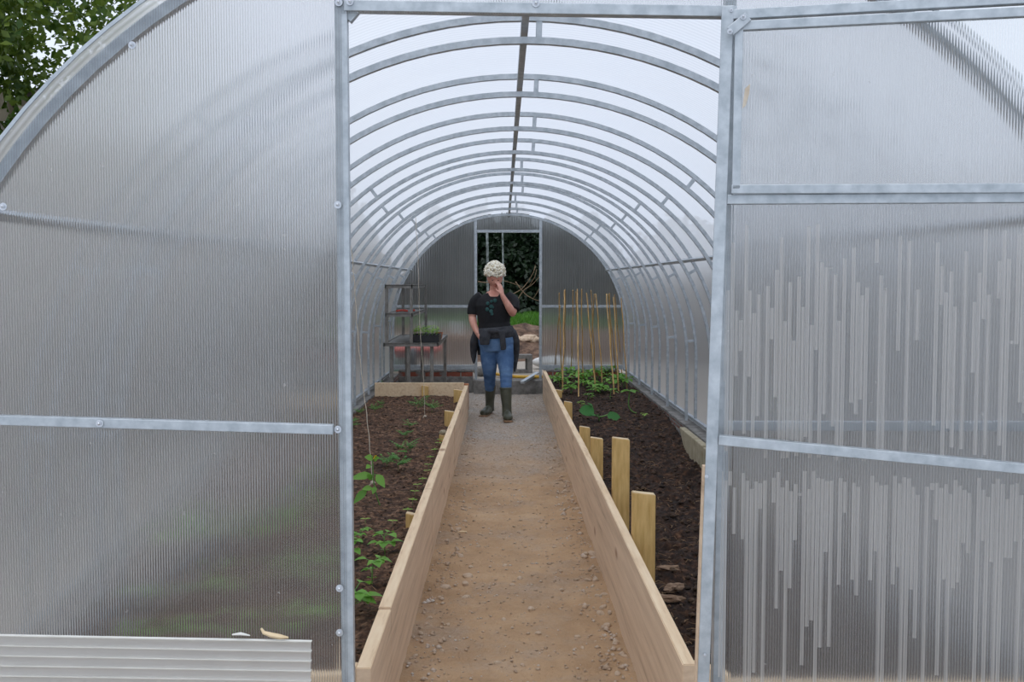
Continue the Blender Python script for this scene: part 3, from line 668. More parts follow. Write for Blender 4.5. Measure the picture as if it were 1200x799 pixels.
def plant(name, label, p, kind, rng, size=1.0, group=None, cat='plant', stemlean=(0, 0)):
    t = thing(name, label, cat, p, group); t.location = p
    st = bmesh.new(); fo = bmesh.new(); m = M_green; O = Vector((0, 0, -.005))
    if kind == 'seedling':
        m = M_lime; h = .022 * size; top = Vector((rng.uniform(-.004, .004), rng.uniform(-.004, .004), h)); tube(st, [O, top], .0012, 5)
        a = rng.uniform(-.5, .5)
        for k in range(2):
            leaf(fo, top, (math.cos(a + PI * k), math.sin(a + PI * k), .15), .024 * size, .018 * size, droop=.1, shape='round')
        if rng.random() < .5: leaf(fo, top, (math.cos(a + 1.5), math.sin(a + 1.5), .8), .018 * size, .012 * size)
    elif kind == 'bean':
        h = .085 * size; top = Vector((stemlean[0] + rng.uniform(-.01, .01), stemlean[1], h)); mid = Vector((top.x * .3, 0, h * .5)); tube(st, smooth_path([O, mid, top], 4), .0025 * size, 6)
        for k in range(rng.choice((4, 5, 6))):
            a = k * 2.4 + rng.uniform(-.4, .4); hh = h * rng.uniform(.45, 1.15); b0 = Vector((top.x * hh / h, 0, min(hh, h)))
            e = b0 + Vector((math.cos(a), math.sin(a), .5)).normalized() * .03 * size; tube(st, [b0, e], .0014 * size, 5)
            leaf(fo, e, (math.cos(a), math.sin(a), rng.uniform(-.1, .4)), .055 * size * rng.uniform(.8, 1.15), .046 * size, droop=.35)
            if k < 3:
                for sgn in (-1, 1): leaf(fo, e, (math.cos(a + sgn * 1.2), math.sin(a + sgn * 1.2), .1), .04 * size, .034 * size, droop=.35)
        if size < 1.15: 
            for k in (0, 1): leaf(fo, Vector((0, 0, h * .25)), (math.cos(1 + PI * k), -.3, .4), .028 * size, .018 * size)
    elif kind == 'lush':
        h = .13 * size
        for s_ in range(3):
            a0 = s_ * 2.1 + rng.random(); top = Vector((.05 * math.cos(a0), .05 * math.sin(a0), h * rng.uniform(.8, 1.3))) * size; tube(st, smooth_path([O, top * .5 + Vector((.01, 0, 0)), top], 4), .003, 6)
            for k in range(6):
                a = k * 2.4 + rng.random(); b0 = top * rng.uniform(.45, 1); e = b0 + Vector((math.cos(a), math.sin(a), .35)) * .035
                tube(st, [b0, e], .0014, 4)
                leaf(fo, e, (math.cos(a), math.sin(a), rng.uniform(-.2, .4)), .075 * size * rng.uniform(.7, 1.1), .066 * size, droop=.4)
    elif kind == 'feather':
        m = M_fern; h = .06 * size; tube(st, [O, Vector((0, 0, h))], .002, 5)
        for k in range(9):
            a = k * 2.4 + rng.random() * .6; L_ = .07 * size * rng.uniform(.7, 1.1); b0 = Vector((0, 0, h * rng.uniform(.4, 1))); dr = Vector((math.cos(a), math.sin(a), rng.uniform(.1, .7))).normalized()
            e = b0 + dr * L_; tube(st, [b0, b0 + dr * L_ * .6 + Vector((0, 0, .004)), e - Vector((0, 0, .008))], .0011, 4)
            for q in range(5):
                c = b0 + dr * L_ * (q + 1) / 5.2; sd_ = Vector((-dr.y, dr.x, 0)).normalized()
                for sg in (-1, 1): leaf(fo, c, dr * .6 + sd_ * sg, .022 * size * (1.1 - .12 * q), .012 * size, droop=.3, shape='thin')
            leaf(fo, e, dr, .022 * size, .014 * size)
    t2 = obj('stem', st, M_stem, t, smooth=True, local=True); obj('foliage', fo, m, t, smooth=True, local=True)
    return t
rng = random.Random(3)
def on(px, py, h, z0):
    p = at_z(px, py, z0)
    for _ in range(3): p = at_z(px, py, h(p.x, p.y))
    return p
# young lime seedlings in a row beside the board
sd_pts = [(516, 519), (513, 523), (510, 531), (504, 540), (502, 549), (501, 556), (496, 566), (489, 573), (486, 581), (483, 591), (477, 603)]
for px, py in sd_pts:
    plant('seedling', 'tiny lime green seedling in the row along the timber edging', on(px, py, bedL, .26), 'seedling', rng, 1.15, 'seedlings along the edging', 'seedling')
plant('seedling', 'tiny lime seedling apart from the row, nearer the edging', on(460, 616, bedL, .26), 'seedling', rng, 1.1, None, 'seedling')
plant('seedling', 'tiny lime seedling apart from the row, farther from the edging', on(428, 614, bedL, .26), 'seedling', rng, 1.1, None, 'seedling')
for (px, py, s_, lab) in [(414, 724, 1.2, 'bean plant nearest the front wall in the twine bed'), (436, 684, 1.0, 'low bean plant, second from the front wall in the twine bed'), (451, 651, 1.0, 'bean plant closest to the edging, level with the third row'), (408, 659, 1.0, 'bean plant half hidden behind the door post'), (424, 637, .75, 'small bean plant, farthest of the five near ones')]:
    plant('bean_plant', lab, on(px, py, bedL, .26), 'bean', rng, s_)
feath = [(451, 459), (522, 461), (446, 476), (439, 484), (490, 482), (506, 483), (411, 502), (421, 487), (480, 502), (474, 515), (467, 552), (453, 548), (475, 536), (414, 470), (500, 468)]
names = ['feathery tomato plant near the end plank, beside the left foundation', 'feathery tomato plant in the corner of end plank and edging', 'faint tomato seedling in the second row from the end plank', 'feathery tomato plant in the third row, mid bed', 'tomato plant just beside the far twine foot, staging side', 'tomato plant just beside the far twine foot, path side',
         'dark tomato plant close to the door post, third row', 'faint tomato plant by the foundation, second row', 'small tomato plant between the twines, far', 'small tomato plant between the twines, nearer', 'large tomato plant behind the near twine, lowest', 'tomato plant touching the near twine plant', 'tall tomato plant behind the near twine, upright', 'tomato sprout against the foundation by the end plank', 'tomato sprout beside the end plank stake']
sz = [1.15, 1.1, .7, 1.0, 1.3, 1.2, 1.1, .8, .8, .95, 1.25, 1.1, 1.35, .6, .5]
for (px, py), lab, s_ in zip(feath, names, sz):
    plant('tomato_plant', lab, on(px, py, bedL, .26), 'feather', rng, s_)
# unseen-behind-sheet plants, blurred through the front panel
for i, (x, y) in enumerate([(-.78, 3.35), (-1.05, 3.2), (-.92, 4.0), (-1.15, 4.5), (-1.18, 5.2), (-.72, 2.95), (-1.15, 3.75)]):
    plant('bean_plant', 'green bean plant showing blurred behind the front sheet', Vector((x, y, bedL(x, y))), 'lush' if i == 3 else 'bean', rng, 1.1, 'bean plants behind the front sheet')
# cane bed
lush = [(652, 447), (669, 459), (672, 443), (692, 455), (703, 459), (687, 444), (711, 440), (718, 455), (725, 447), (661, 443), (680, 447), (700, 443), (731, 452), (656, 452)]
for px, py in lush:
    plant('bean_plant', 'leafy bean plant at the foot of the bamboo canes', on(px, py + 2, bedR, .24), 'lush', rng, rng.uniform(.85, 1.05), 'bean plants under the canes')
for (px, py, k, s_, lab) in [(715, 468, 'bean', 1.1, 'upright bean plant in front of the middle canes'), (694, 464, 'bean', 1.0, 'spindly bean plant in front of the canes'), (689, 470, 'bean', .8, 'small bean plant in front of the canes, lower'), (681, 477, 'bean', .65, 'yellow green young plant beyond the short stakes'), (754, 492, 'bean', .6, 'yellow green young plant alone near the foundation')]:
    t = plant('bean_plant', lab, on(px, py, bedR, .22), k, rng, s_)
    if 'yellow' in lab:
        for ch in t.children:
            if ch.name.startswith('foliage'): ch.data.materials[0] = M_lime
# tall leggy plant by the foundation
def leggy():
    p0 = on(746, 484, bedR, .22); t = thing('squash_plant', 'leggy squash plant with a long bent pale stem by the foundation', 'plant', p0)
    tp = at_y(738, 458, p0.y); st = bmesh.new(); pts = smooth_path([p0, p0 + Vector((-.045, 0, .02)), p0 + Vector((-.075, 0, .08)), tp], 5); tube(st, pts, .006, 7); obj('stem', st, M_stem, t, True)
    fo = bmesh.new()
    for a in (2.8, .3, 1.4, -1.2, 3.6): leaf(fo, tp, (math.cos(a), math.sin(a), .1), .10, .075, droop=.2)
    obj('foliage', fo, M_green, t, True)
leggy()
def squash():
    p0 = on(702, 491, bedR, .2); t = thing('squash_plant', 'sprawling squash plant with two large round dark leaves', 'plant', p0)
    a = at_y(692, 483, p0.y); b = at_y(712, 486, p0.y); st = bmesh.new()
    tube(st, smooth_path([a, p0 + Vector((0, 0, .02)), b], 6), .006, 7); tube(st, [p0 - Vector((0, 0, .02)), p0 + Vector((0, 0, .02))], .006, 7); obj('stem', st, M_stem, t, True)
    fo = bmesh.new(); leaf(fo, a + Vector((.03, 0, .0)), (-1, -.25, .25), .14, .11, shape='round', droop=.1, up=Vector((0, -.8, .6))); leaf(fo, a + Vector((.05, 0, -.03)), (-.2, -.5, .2), .09, .08, shape='round')
    leaf(fo, b, (1, -.2, -.25), .12, .085, shape='round', droop=.15, up=Vector((0, -.8, .6))); leaf(fo, a + Vector((.02, .02, .04)), (-.7, .2, .8), .08, .07)
    obj('foliage', fo, M_squash, t, True)
squash()
# bamboo canes
cane_px = [((75, 115), (92, 640)), ((80, 190), (50, 570)), ((106, 100), (97, 700)), ((112, 96), (108, 560)), ((158, 100), (146, 610)), ((183, 94), (190, 720)), ((173, 110), (200, 560)), ((206, 94), (216, 650)), ((235, 115), (292, 690)), ((263, 100), (288, 620)), ((292, 120), (332, 680)),
           ((283, 124), (252, 570)), ((352, 120), (398, 720)), ((368, 118), (388, 640)), ((362, 124), (412, 600)), ((400, 126), (444, 580)), ((395, 140), (425, 690)), ((440, 145), (474, 690))]
for i, (a, b) in enumerate(cane_px):
    bx, by = 640 + b[0] / 4.99, 320 + b[1] / 4.99; p0 = on(bx, max(by, 437), bedR, .24)
    d_ = p0.y; q = at_y(640 + a[0] / 4.99, 320 + a[1] / 4.99, d_ + (10.9 - d_) * .6)
    bm = bmesh.new(); n = 9; pts = [p0.lerp(q, k / (n - 1)) + Vector((.004 * math.sin(k * 1.7 + i), 0, 0)) for k in range(n)]; pts[0] = p0 - Vector((0, 0, .03))
    P = []; Rr = []
    for k in range(n - 1):
        for t_, r in ((0, .0092), (.06, .0072), (.94, .0070)): P.append(pts[k].lerp(pts[k + 1], t_)); Rr.append(r * (1 - .03 * k))
    P.append(pts[-1]); Rr.append(.006); tube(bm, P, Rr, 8)
    props(obj('bamboo_cane', bm, M_cane, smooth=True), 'thin tan bamboo cane leaning with others over the bean plants', 'cane', 'bamboo canes over the beans')

# twine
def twine(top, bot, label, knot=True):
    t = thing('twine', label, 'string', bot); bm = bmesh.new(); n = 40; pts = []
    for k in range(n + 1):
        f_ = k / n; p = Vector(top).lerp(Vector(bot), f_); p.x += .012 * math.sin(f_ * 9) * f_ * (1 - f_) * 2 + .002 * math.sin(f_ * 70); p.y += .002 * math.cos(f_ * 70); pts.append(p)
    tube(bm, pts, .0022, 6); obj('strand', bm, M_twine, t, True)
    bm = bmesh.new(); ball(bm, Vector(bot) + Vector((0, 0, .01)), .011, 2, (1.3, .8, .9)); tube(bm, [Vector(bot) + Vector((0, 0, .01)), Vector(bot) + Vector((-.03, -.01, -.012))], [.005, .002], 5); obj('knot', bm, M_twine, t, True)
    return t
b1 = on(437, 580, bedL, .26); b1.z += .06; 
tp = at_y(405.5, 205, b1.y); tp.x = max(tp.x, -.98); tp.z = min(tp.z, CZ + math.sqrt((RAD - .09) ** 2 - (tp.x - CX) ** 2)); twine(tp, b1, 'twine hanging nearest the door post, tied to a climbing plant')
b2 = on(498, 489, bedL, .26); tp = at_y(487, 255, b2.y); twine(tp, b2 + Vector((0, 0, .0)), 'twine hanging deeper in, down to white tie in soil')
def climber():
    p0 = on(446, 592, bedL, .26); t = thing('cucumber_plant', 'young climbing plant with yellow flower trained up the near twine', 'plant', p0)
    d_ = p0.y; c = lambda x, y: at_y(x, y, d_ - .01)
    st = bmesh.new(); tube(st, smooth_path([p0 - Vector((0, 0, .01)), c(441, 580), c(438, 565), c(437, 550), c(436, 534)], 5), .0035, 6)
    fo = bmesh.new()
    for (bx, by), (tx, ty), W_ in (((437, 557), (411, 556), .048), ((441, 556), (452, 568), .048), ((436, 562), (430, 552), .03), ((430, 574), (415, 586), .046), ((436, 572), (424, 570), .035), ((437, 538), (427, 532), .04), ((438, 540), (446, 532), .03), ((434, 545), (428, 548), .03), ((440, 570), (437, 578), .03)):
        A, B_ = c(bx, by), c(tx, ty); tube(st, [c(438, by), A], .0018, 5); leaf(fo, A, (B_ - A) + Vector((0, -.03, 0)), (B_ - A).length * 1.05, W_, up=Vector((0, -.75, .65)), droop=.15)
    obj('stem', st, M_stem, t, True); obj('foliage', fo, M_green, t, True)
    fl = bmesh.new(); q = c(440, 535)
    for k in range(5): leaf(fl, q, (math.cos(k * 1.256), -.5, math.sin(k * 1.256)), .016, .012)
    obj('flower', fl, mat('yellow_petal', [(.3, (.75, .5, .02)), (.7, (.85, .65, .05))], 20), t, True)
climber()
# chips of wood
def chip(px, py, z, L_, a, label, thick=.006, nm='wood_chip'):
    p = at_z(px, py, z); bm = bmesh.new(); d = Vector((math.cos(a), math.sin(a), 0)); tube(bm, [p - d * L_ / 2, p, p + d * L_ / 2], [thick * .5, thick, thick * .4], 6); return props(obj(nm, bm, M_stakeend), label, 'wood chip')
chip(421, 698, .27, .07, -1.0, 'orange brown wood chip lying on the soil near the front bean plants')
chip(542, 623, .025, .05, .2, 'pale wood chip on the path against the twine bed board')

# ------------------------------------------------------------------ offcut sheet leaning outside
oc = thing('polycarbonate_offcut', 'off-white ribbed sheet offcut leaning against the front wall', 'sheet', (-1.0, 2.13, .0))
YO = 2.12; q1 = at_y(366, 752, YO); q0 = at_y(0, 745, YO)
bm = bmesh.new(); xs = np.linspace(-1.75, q1.x, 30); lowv, topv = [], []
for x in xs:
    t = (x - q0.x) / (q1.x - q0.x); zt_ = q0.z + (q1.z - q0.z) * t; topv.append(zt_)
front = []; back = []
for j in range(2):
    pass
rowsF = []; 
for x, zt_ in zip(xs, topv):
    colv = []
    for k in range(9):
        f_ = k / 8; colv.append((x + (.006 * math.sin(k * 2.3) if x == xs[-1] else 0), YO - .10 * (1 - f_) - .0, .0 + zt_ * f_))
    rowsF.append(colv)
vF = [[bm.verts.new(c) for c in cv] for cv in rowsF]
for i in range(len(vF) - 1):
    for k in range(8): bm.faces.new((vF[i][k], vF[i + 1][k], vF[i + 1][k + 1], vF[i][k + 1]))
obj('front_skin', bm, M_offcut, oc)
bm = bmesh.new()
for k in range(32):
    f_ = (k + 1) / 32; y = YO - .10 * (1 - f_) + .0045; bar(bm, (-1.75, y, topv[0] * f_), (q1.x - .002, y, topv[-1] * f_), .009, .0018, bev=0)
M_web = mat('offcut_web', [(.3, (.66, .65, .60)), (.7, (.80, .79, .74))], 20, rough=.6)
obj('rib_webs', bm, M_web, oc)
tz = lambda px, py, dy=0: at_y(px, py, YO + dy)
bm = bmesh.new(); P = [tz(306, 736), tz(309, 741), tz(318, 744), tz(328, 746), tz(338, 747)]; tube(bm, P, [.0022, .004, .0055, .0055, .002], 6, ref=(0, 0, 1)); props(obj('wood_chip', bm, M_stakeend), 'curled tan wood splinter lying on the offcut sheet top edge', 'wood chip')
bm = bmesh.new(); tube(bm, [tz(272, 743.5), tz(282, 742.5), tz(293, 744.5)], [.0015, .0035, .0012], 6); props(obj('wood_chip', bm, M_web), 'small pale chip lying flat on the offcut sheet top edge', 'wood chip')

# ------------------------------------------------------------------ staging bench, tray
def sd_(px, Y): return at_y(px, 331, Y).x
bench = thing('potting_staging', 'grey metal tiered staging with shelves beside the back wall', 'staging', (-1.0, 11.4, 0))
ya, yb = 10.52, 12.3
xA, xB, xC = -1.25, -.96, -.69
def b_(name, *a, m=M_steelbench, par=bench, bev=.002):
    bm = bmesh.new(); box(bm, *a, bev); return obj(name, bm, m, par)
for x, y in ((-1.19, ya + .05), (-1.01, ya + .05), (-.765, ya + .08), (xC + .0 - .02, yb - .25), (-1.19, yb - .1), (-1.0, yb - .1)):
    b_('leg', x - .018, x + .018, y - .018, y + .018, .02, .765)
def tray(name, x0, x1, y0, y1, z):
    bm = bmesh.new(); box(bm, x0, x1, y0, y1, z - .006, z); e = .012
    box(bm, x0, x1, y0, y0 + e, z - .03, z + .008); box(bm, x0, x1, y1 - e, y1, z - .03, z + .008); box(bm, x0, x0 + e, y0, y1, z - .03, z + .008); box(bm, x1 - e, x1, y0, y1, z - .03, z + .008)
    return obj(name, bm, M_steelbench, bench)
tray('tabletop', xA - .02, xC, ya, yb, .785)
for x, y in ((-1.235, ya + .02), (-.975, ya + .02), (-1.235, yb - .04), (-.955, yb - .04)):
    b_('post', x - .016, x + .016, y - .016, y + .016, .785, 1.39)
tray('shelf', xA, xB, ya, yb, 1.10); tray('shelf', xA, xB, ya, yb, 1.40)
st = thing('seedling_tray', 'black cell tray of leafy seedlings on the staging', 'tray', (-.83, 10.75, .795))
bm = bmesh.new(); x0, x1, y0, y1, z0 = -.985, -.69, 10.60, 11.0, .795
box(bm, x0, x1, y0, y1, z0, z0 + .012); nX, nY = 8, 8
for i in range(nX + 1):
    x = x0 + (x1 - x0) * i / nX; box(bm, x - .003, x + .003, y0, y1, z0, z0 + .075)
for j in range(nY + 1):
    y = y0 + (y1 - y0) * j / nY; box(bm, x0, x1, y - .003, y + .003, z0, z0 + .075)
obj('cell_tray', bm, M_black, st)
bm = bmesh.new(); box(bm, x0 + .004, x1 - .004, y0 + .004, y1 - .004, z0 + .012, z0 + .066); obj('potting_soil', bm, M_soil, st)
rng2 = random.Random(9)
for i in range(6):
    for j in range(5):
        cx_, cy_ = x0 + .03 + .047 * i, y0 + .03 + .08 * j; fo = bmesh.new(); hh = rng2.uniform(.03, .10)
        tube(fo, [(cx_, cy_, z0 + .06), (cx_, cy_, z0 + .07 + hh)], .002, 4)
        for k in range(5):
            a = k * 2.3 + rng2.random(); leaf(fo, (cx_, cy_, z0 + .07 + hh * rng2.uniform(.5, 1)), (math.cos(a), math.sin(a), .4), .045, .028)
        obj('seedling', fo, M_lime if (i + j) % 3 else M_green, st, True)
M_terra = mat('terracotta', [(.3, (.36, .13, .07)), (.7, (.50, .21, .12))], 20)
def pot(x, y, z, r, h, label, m):
    bm = bmesh.new(); tube(bm, [(x, y, z), (x, y, z + h * .8), (x, y, z + h * .8), (x, y, z + h), (x, y, z + h), (x, y, z + h * .6)], [r * .72, r * .93, r, r * 1.02, r * .88, r * .8], 18)
    props(obj('plant_pot', bm, m, smooth=False), label, 'pot')
pot(-.735, 11.35, .79, .045, .075, 'terracotta pot on the staging behind the seedling tray', M_terra)
M_red = mat('red_plastic', [(.3, (.55, .05, .03)), (.7, (.65, .09, .05))], 20, rough=.5)
bm = bmesh.new(); tube(bm, smooth_path([(-1.17, 10.9, 1.118), (-1.12, 10.95, 1.125), (-1.06, 11.0, 1.118)], 4), .012, 8); props(obj('hand_tool', bm, M_red, smooth=True), 'short red handle lying on the middle staging shelf', 'tool')
bm = bmesh.new(); tube(bm, smooth_path([(-1.02, 11.2, 1.118), (-.99, 11.05, 1.122)], 4), .012, 8); props(obj('hand_tool', bm, M_red, smooth=True), 'second red handle at the open end of the middle shelf', 'tool')

# ------------------------------------------------------------------ person
M_skin = mat('skin', [(.35, (.62, .27, .20)), (.65, (.76, .40, .31))], 10, rough=.5)
M_shirt = mat('black_cotton', [(.3, (.006, .006, .008)), (.7, (.012, .012, .015))], 30, rough=.85)
M_jean = mat('blue_denim', [(.36, (.045, .105, .225)), (.5, (.075, .155, .315)), (.64, (.13, .235, .41))], 5, (1, 1, 1.3), rough=.85, bump=.3)
M_boot = mat('green_rubber', [(.3, (.045, .05, .035)), (.7, (.10, .105, .075))], 9, rough=.4)
M_sole = mat('boot_sole', [(.3, (.16, .09, .05)), (.7, (.30, .18, .10))], 12, rough=.8)
M_grey = mat('grey_sweater', [(.3, (.030, .032, .038)), (.7, (.065, .068, .078))], 20, rough=.95, bump=.3)
M_hair = mat('blonde_hair', [(.38, (.55, .46, .30)), (.5, (.92, .86, .70)), (.62, (.98, .96, .88))], 60, rough=.6, bump=.6)
PY = 10.5; S = FPX / PY
def Q(px, py, dy=0.0): return at_y(px, py, PY + dy)
person = thing('person', 'person with short blonde curls in black top, jeans and green boots, walking up the path', 'person', Q(580, 489))
person.location.z = 0
def remesh(o, vox, sm=4):
    m1 = o.modifiers.new('union', 'REMESH'); m1.mode = 'VOXEL'; m1.voxel_size = vox; m1.use_smooth_shade = True
    if sm:
        m2 = o.modifiers.new('soft', 'SMOOTH'); m2.iterations = sm; m2.factor = .5
    return o
# body (head, neck, torso, arms, hands, legs) - one continuous surface
bd = bmesh.new()
HC = Q(580, 324.5, -.04)                     # head centre, tilted down
tilt = Euler((R(28), 0, R(4)))
hm = bmesh.new(); bmesh.ops.create_uvsphere(hm, u_segments=32, v_segments=24, radius=1)
for v in hm.verts:
    x, y, z = v.co
    w_ = 1.0 - .20 * max(0, -z - .15) ** 1.2      # jaw narrows
    v.co = Vector((x * .083 * w_, y * .096 * (1 - .12 * max(0, -z)), z * .118))
for v in hm.verts:
    if v.co.y < 0:
        # brow, nose, mouth, chin
        x, z = v.co.x, v.co.z
        v.co.y -= .020 * math.exp(-(x / .011) ** 2) * math.exp(-((z + .018) / .022) ** 2)
        v.co.y += .010 * math.exp(-((abs(x) - .030) / .014) ** 2) * math.exp(-((z - .006) / .012) ** 2)
        v.co.y -= .006 * math.exp(-((z - .028) / .012) ** 2)
        v.co.y -= .005 * math.exp(-(x / .02) ** 2) * math.exp(-((z + .055) / .010) ** 2)
        v.co.y -= .008 * math.exp(-(x / .022) ** 2) * math.exp(-((z + .092) / .015) ** 2)
hm.transform(Matrix.Translation(HC) @ tilt.to_matrix().to_4x4()); merge(bd, hm)
def hp(x, y, z): return HC + tilt.to_matrix() @ Vector((x, y, z))
for s in (-1, 1): ball(bd, hp(s * .076, .008, -.012), .02, 2, (.45, .9, 1.5))
neck0 = Q(579, 352, .03); tube(bd, [neck0, Q(579.5, 343, .015), HC + Vector((0, .015, -.05))], [(.07, .06), (.055, .055), (.05, .055)], 16, ref=(0, 1, 0))
shL, shR = Q(561, 348, .02), Q(598, 348, .02)
tube(bd, [Q(579, 342, .01), Q(579, 347.5, .0), Q(579, 356, .0), Q(579, 372, .0), Q(580, 385, .0), Q(581, 398, 0), Q(582, 410, 0)], [(.075, .06), (.118, .085), (.160, .105), (.16, .10), (.15, .10), (.17, .11), (.16, .11)], 20, ref=(0, 1, 0))
# arm in pocket (image left) and raised arm (image right)
eL = Q(553.5, 372, .03); wL = Q(560, 391, -.06)
tube(bd, smooth_path([shL, Q(555.5, 358, .03), eL], 3), [.050, .050, .048, .047, .046, .043, .040], 14)
tube(bd, smooth_path([eL, Q(555.5, 381, -.02), wL], 3), [.040, .042, .041, .038, .033, .029, .026], 14); ball(bd, eL, .040, 2)
eR = Q(600.5, 366.5, -.10); wR = Q(588.5, 346, -.16)
tube(bd, smooth_path([shR, Q(602, 356, -.03), eR], 3), [.050, .050, .048, .046, .045, .044, .041], 14)
tube(bd, smooth_path([eR, Q(595, 357, -.14), wR], 3), [.041, .043, .041, .037, .032, .028, .025], 14); ball(bd, eR, .041, 2)
def hand(wrist, dirn, palm_n, thumb_side, curl, sc=1.0):
    d = Vector(dirn).normalized(); n = Vector(palm_n); n = (n - d * n.dot(d)).normalized(); s = d.cross(n).normalized() * thumb_side
    W_ = wrist
    tube(bd, [W_ - d * .01, W_ + d * .03, W_ + d * .065, W_ + d * .085], [(.024, .018), (.034, .017), (.038, .015), (.034, .011)], 12, ref=n)
    for k, (off, L_) in enumerate(((.027, .070), (.009, .078), (-.009, .073), (-.026, .058))):
        base = W_ + d * .08 + s * off; pts = [base - d * .01]; ang = .15; p = base
        for j in range(3):
            p = p + (d * math.cos(ang) + n * math.sin(ang)) * (L_ * (.42, .32, .26)[j]); pts.append(p.copy()); ang += curl
        tube(bd, pts, [.0095, .009, .008, .0065], 8); ball(bd, pts[-1], .0066, 1)
    tb = W_ + d * .025 + s * .026; t1 = tb + (d * .7 + s * .7 + n * .3).normalized() * .035; t2 = t1 + (d * .95 + s * .15 + n * .45).normalized() * .028
    tube(bd, [tb - s * .012, tb, t1, t2], [.012, .012, .010, .008], 8); ball(bd, t2, .0078, 1)
hand(wL, Q(566, 397, -.10) - wL, Vector((.2, 1, 0)), 1, .35)
hand(wR, (Q(585.5, 332, -.13) - wR), Vector((-.75, .65, 0)), 1, .25)
# legs inside the jeans and boots
fR0, fL0 = Q(593, 487, -.28), Q(572, 483, .22)
hipL, hipR = Q(573, 407, .0), Q(591, 407, .0)
kneeL, kneeR = Q(574, 433, .03), Q(592, 433, -.10)
ankL, ankR = Q(573, 474, .20), Q(593.5, 480, -.22)
for h_, k_, a_ in ((hipL, kneeL, ankL), (hipR, kneeR, ankR)):
    tube(bd, [h_, h_.lerp(k_, .5), k_, k_.lerp(a_, .35)], [.075, .065, .05, .042], 14)
body = remesh(obj('body', bd, M_skin, person, True), .0055, 3)
# eyes
for s in (-1, 1):
    bm = bmesh.new(); ball(bm, hp(s * .028, -.080, .004), .0085, 2); obj('eye', bm, mat('eye', [(.3, (.04, .03, .03)), (.7, (.07, .05, .05))], 10, rough=.2), person, True)
bm = bmesh.new(); tube(bm, [hp(-.02, -.094, -.054), hp(0, -.102, -.056), hp(.02, -.094, -.054)], [.002, .005, .002], 8); obj('lips', bm, mat('lip', [(.3, (.4, .12, .1)), (.7, (.5, .16, .13))], 10), person, True)
# hair: curly cap over crown, fringe and sides
hr = bmesh.new(); rh = random.Random(5)
hm = bmesh.new(); bmesh.ops.create_icosphere(hm, subdivisions=3, radius=1)
hm.transform(Matrix.Translation(hp(0, .024, .040)) @ tilt.to_matrix().to_4x4() @ Matrix.Diagonal((.096, .105, .100, 1))); merge(hr, hm)
for i in range(420):
    a = rh.uniform(0, 2 * PI); e = rh.uniform(-.45, 1.45); x = math.cos(a) * math.cos(e); y = math.sin(a) * math.cos(e); z = math.sin(e)
    if y < -.2 and z < .05: continue
    if abs(x) > .5 and z < -.25 and y < .1: continue
    c = hp(x * .103, .020 + y * .112, .042 + z * .112); ball(hr, c, rh.uniform(.009, .020), 1)
    # little curl
    q = c + Vector((rh.uniform(-1, 1), rh.uniform(-1, .5), rh.uniform(-.6, 1))) * .014; tube(hr, [c, q, q + Vector((rh.uniform(-1, 1), rh.uniform(-1, 1), rh.uniform(-1, 1))) * .010], [.006, .005, .002], 5)
obj('hair', hr, M_hair, person, True)
# black top with elbow sleeves
sh = bmesh.new()
tube(sh, [Q(579, 346.5, .045), Q(579, 348.5, .02), Q(579, 352, .01), Q(579, 359, -.005), Q(579, 368, -.005), Q(579, 378, .0), Q(580, 388, .0)], [(.100, .06), (.150, .090), (.195, .110), (.198, .128), (.180, .125), (.168, .118), (.182, .128)], 24, ref=(0, 1, 0))
tube(sh, smooth_path([Q(565, 347.5, .02), Q(558, 353, .03), Q(554.5, 361, .035), Q(553.6, 368.5, .03)], 3), [.065, .066, .066, .066, .065, .063, .062, .060, .058, .057], 16)
tube(sh, smooth_path([Q(594, 347.5, .02), Q(600.5, 352, -.01), Q(602.5, 357, -.05), Q(602, 363, -.09)], 3), [.065, .066, .066, .066, .065, .064, .062, .060, .059, .058], 16)
remesh(obj('shirt', sh, M_shirt, person, True), .007, 4)
# pale-teal print on the chest (soft round blotches)
pr = bmesh.new()
for px, py, r in ((571.5, 353, 2.2), (576, 350.5, 1.8), (580, 349.5, 2.4), (571, 360, 2.4), (575.5, 356.5, 2.4), (577.5, 357.5, 1.6), (575.5, 362, 2.4), (576.5, 365.5, 1.8)):
    c = Q(px, py + 2.5, -.142 + .010 * abs(px - 579) / 8); ball(pr, c, r / S, 2, (1, .18, 1))
props(obj('chest_print', pr, mat('teal_print', [(.3, (.012, .05, .05)), (.7, (.04, .12, .115))], 30, rough=.9), person, True), 'faded teal blotch print')
# jeans
jn = bmesh.new()
tube(jn, [Q(580, 383, 0), Q(580.5, 392, 0), Q(581.5, 402, 0), Q(582, 411, 0)], [(.165, .115), (.185, .13), (.188, .135), (.165, .12)], 24, ref=(0, 1, 0))
for sgn, hx, kn, an in ((-1, Q(573, 405, 0), Q(573.5, 433, .03), Q(574.2, 456, .14)), (1, Q(591, 405, 0), Q(593, 433, -.10), Q(593, 459, -.17))):
    tube(jn, smooth_path([hx, hx.lerp(kn, .5), kn, kn.lerp(an, .5), an], 8), [np.interp(q, [0, .3, .6, 1], [.098, .092, .068, .054]) + .0035 * math.sin(q * 60) * q for q in np.linspace(0, 1, 33)], 18)

remesh(obj('jeans', jn, M_jean, person, True), .008, 3)
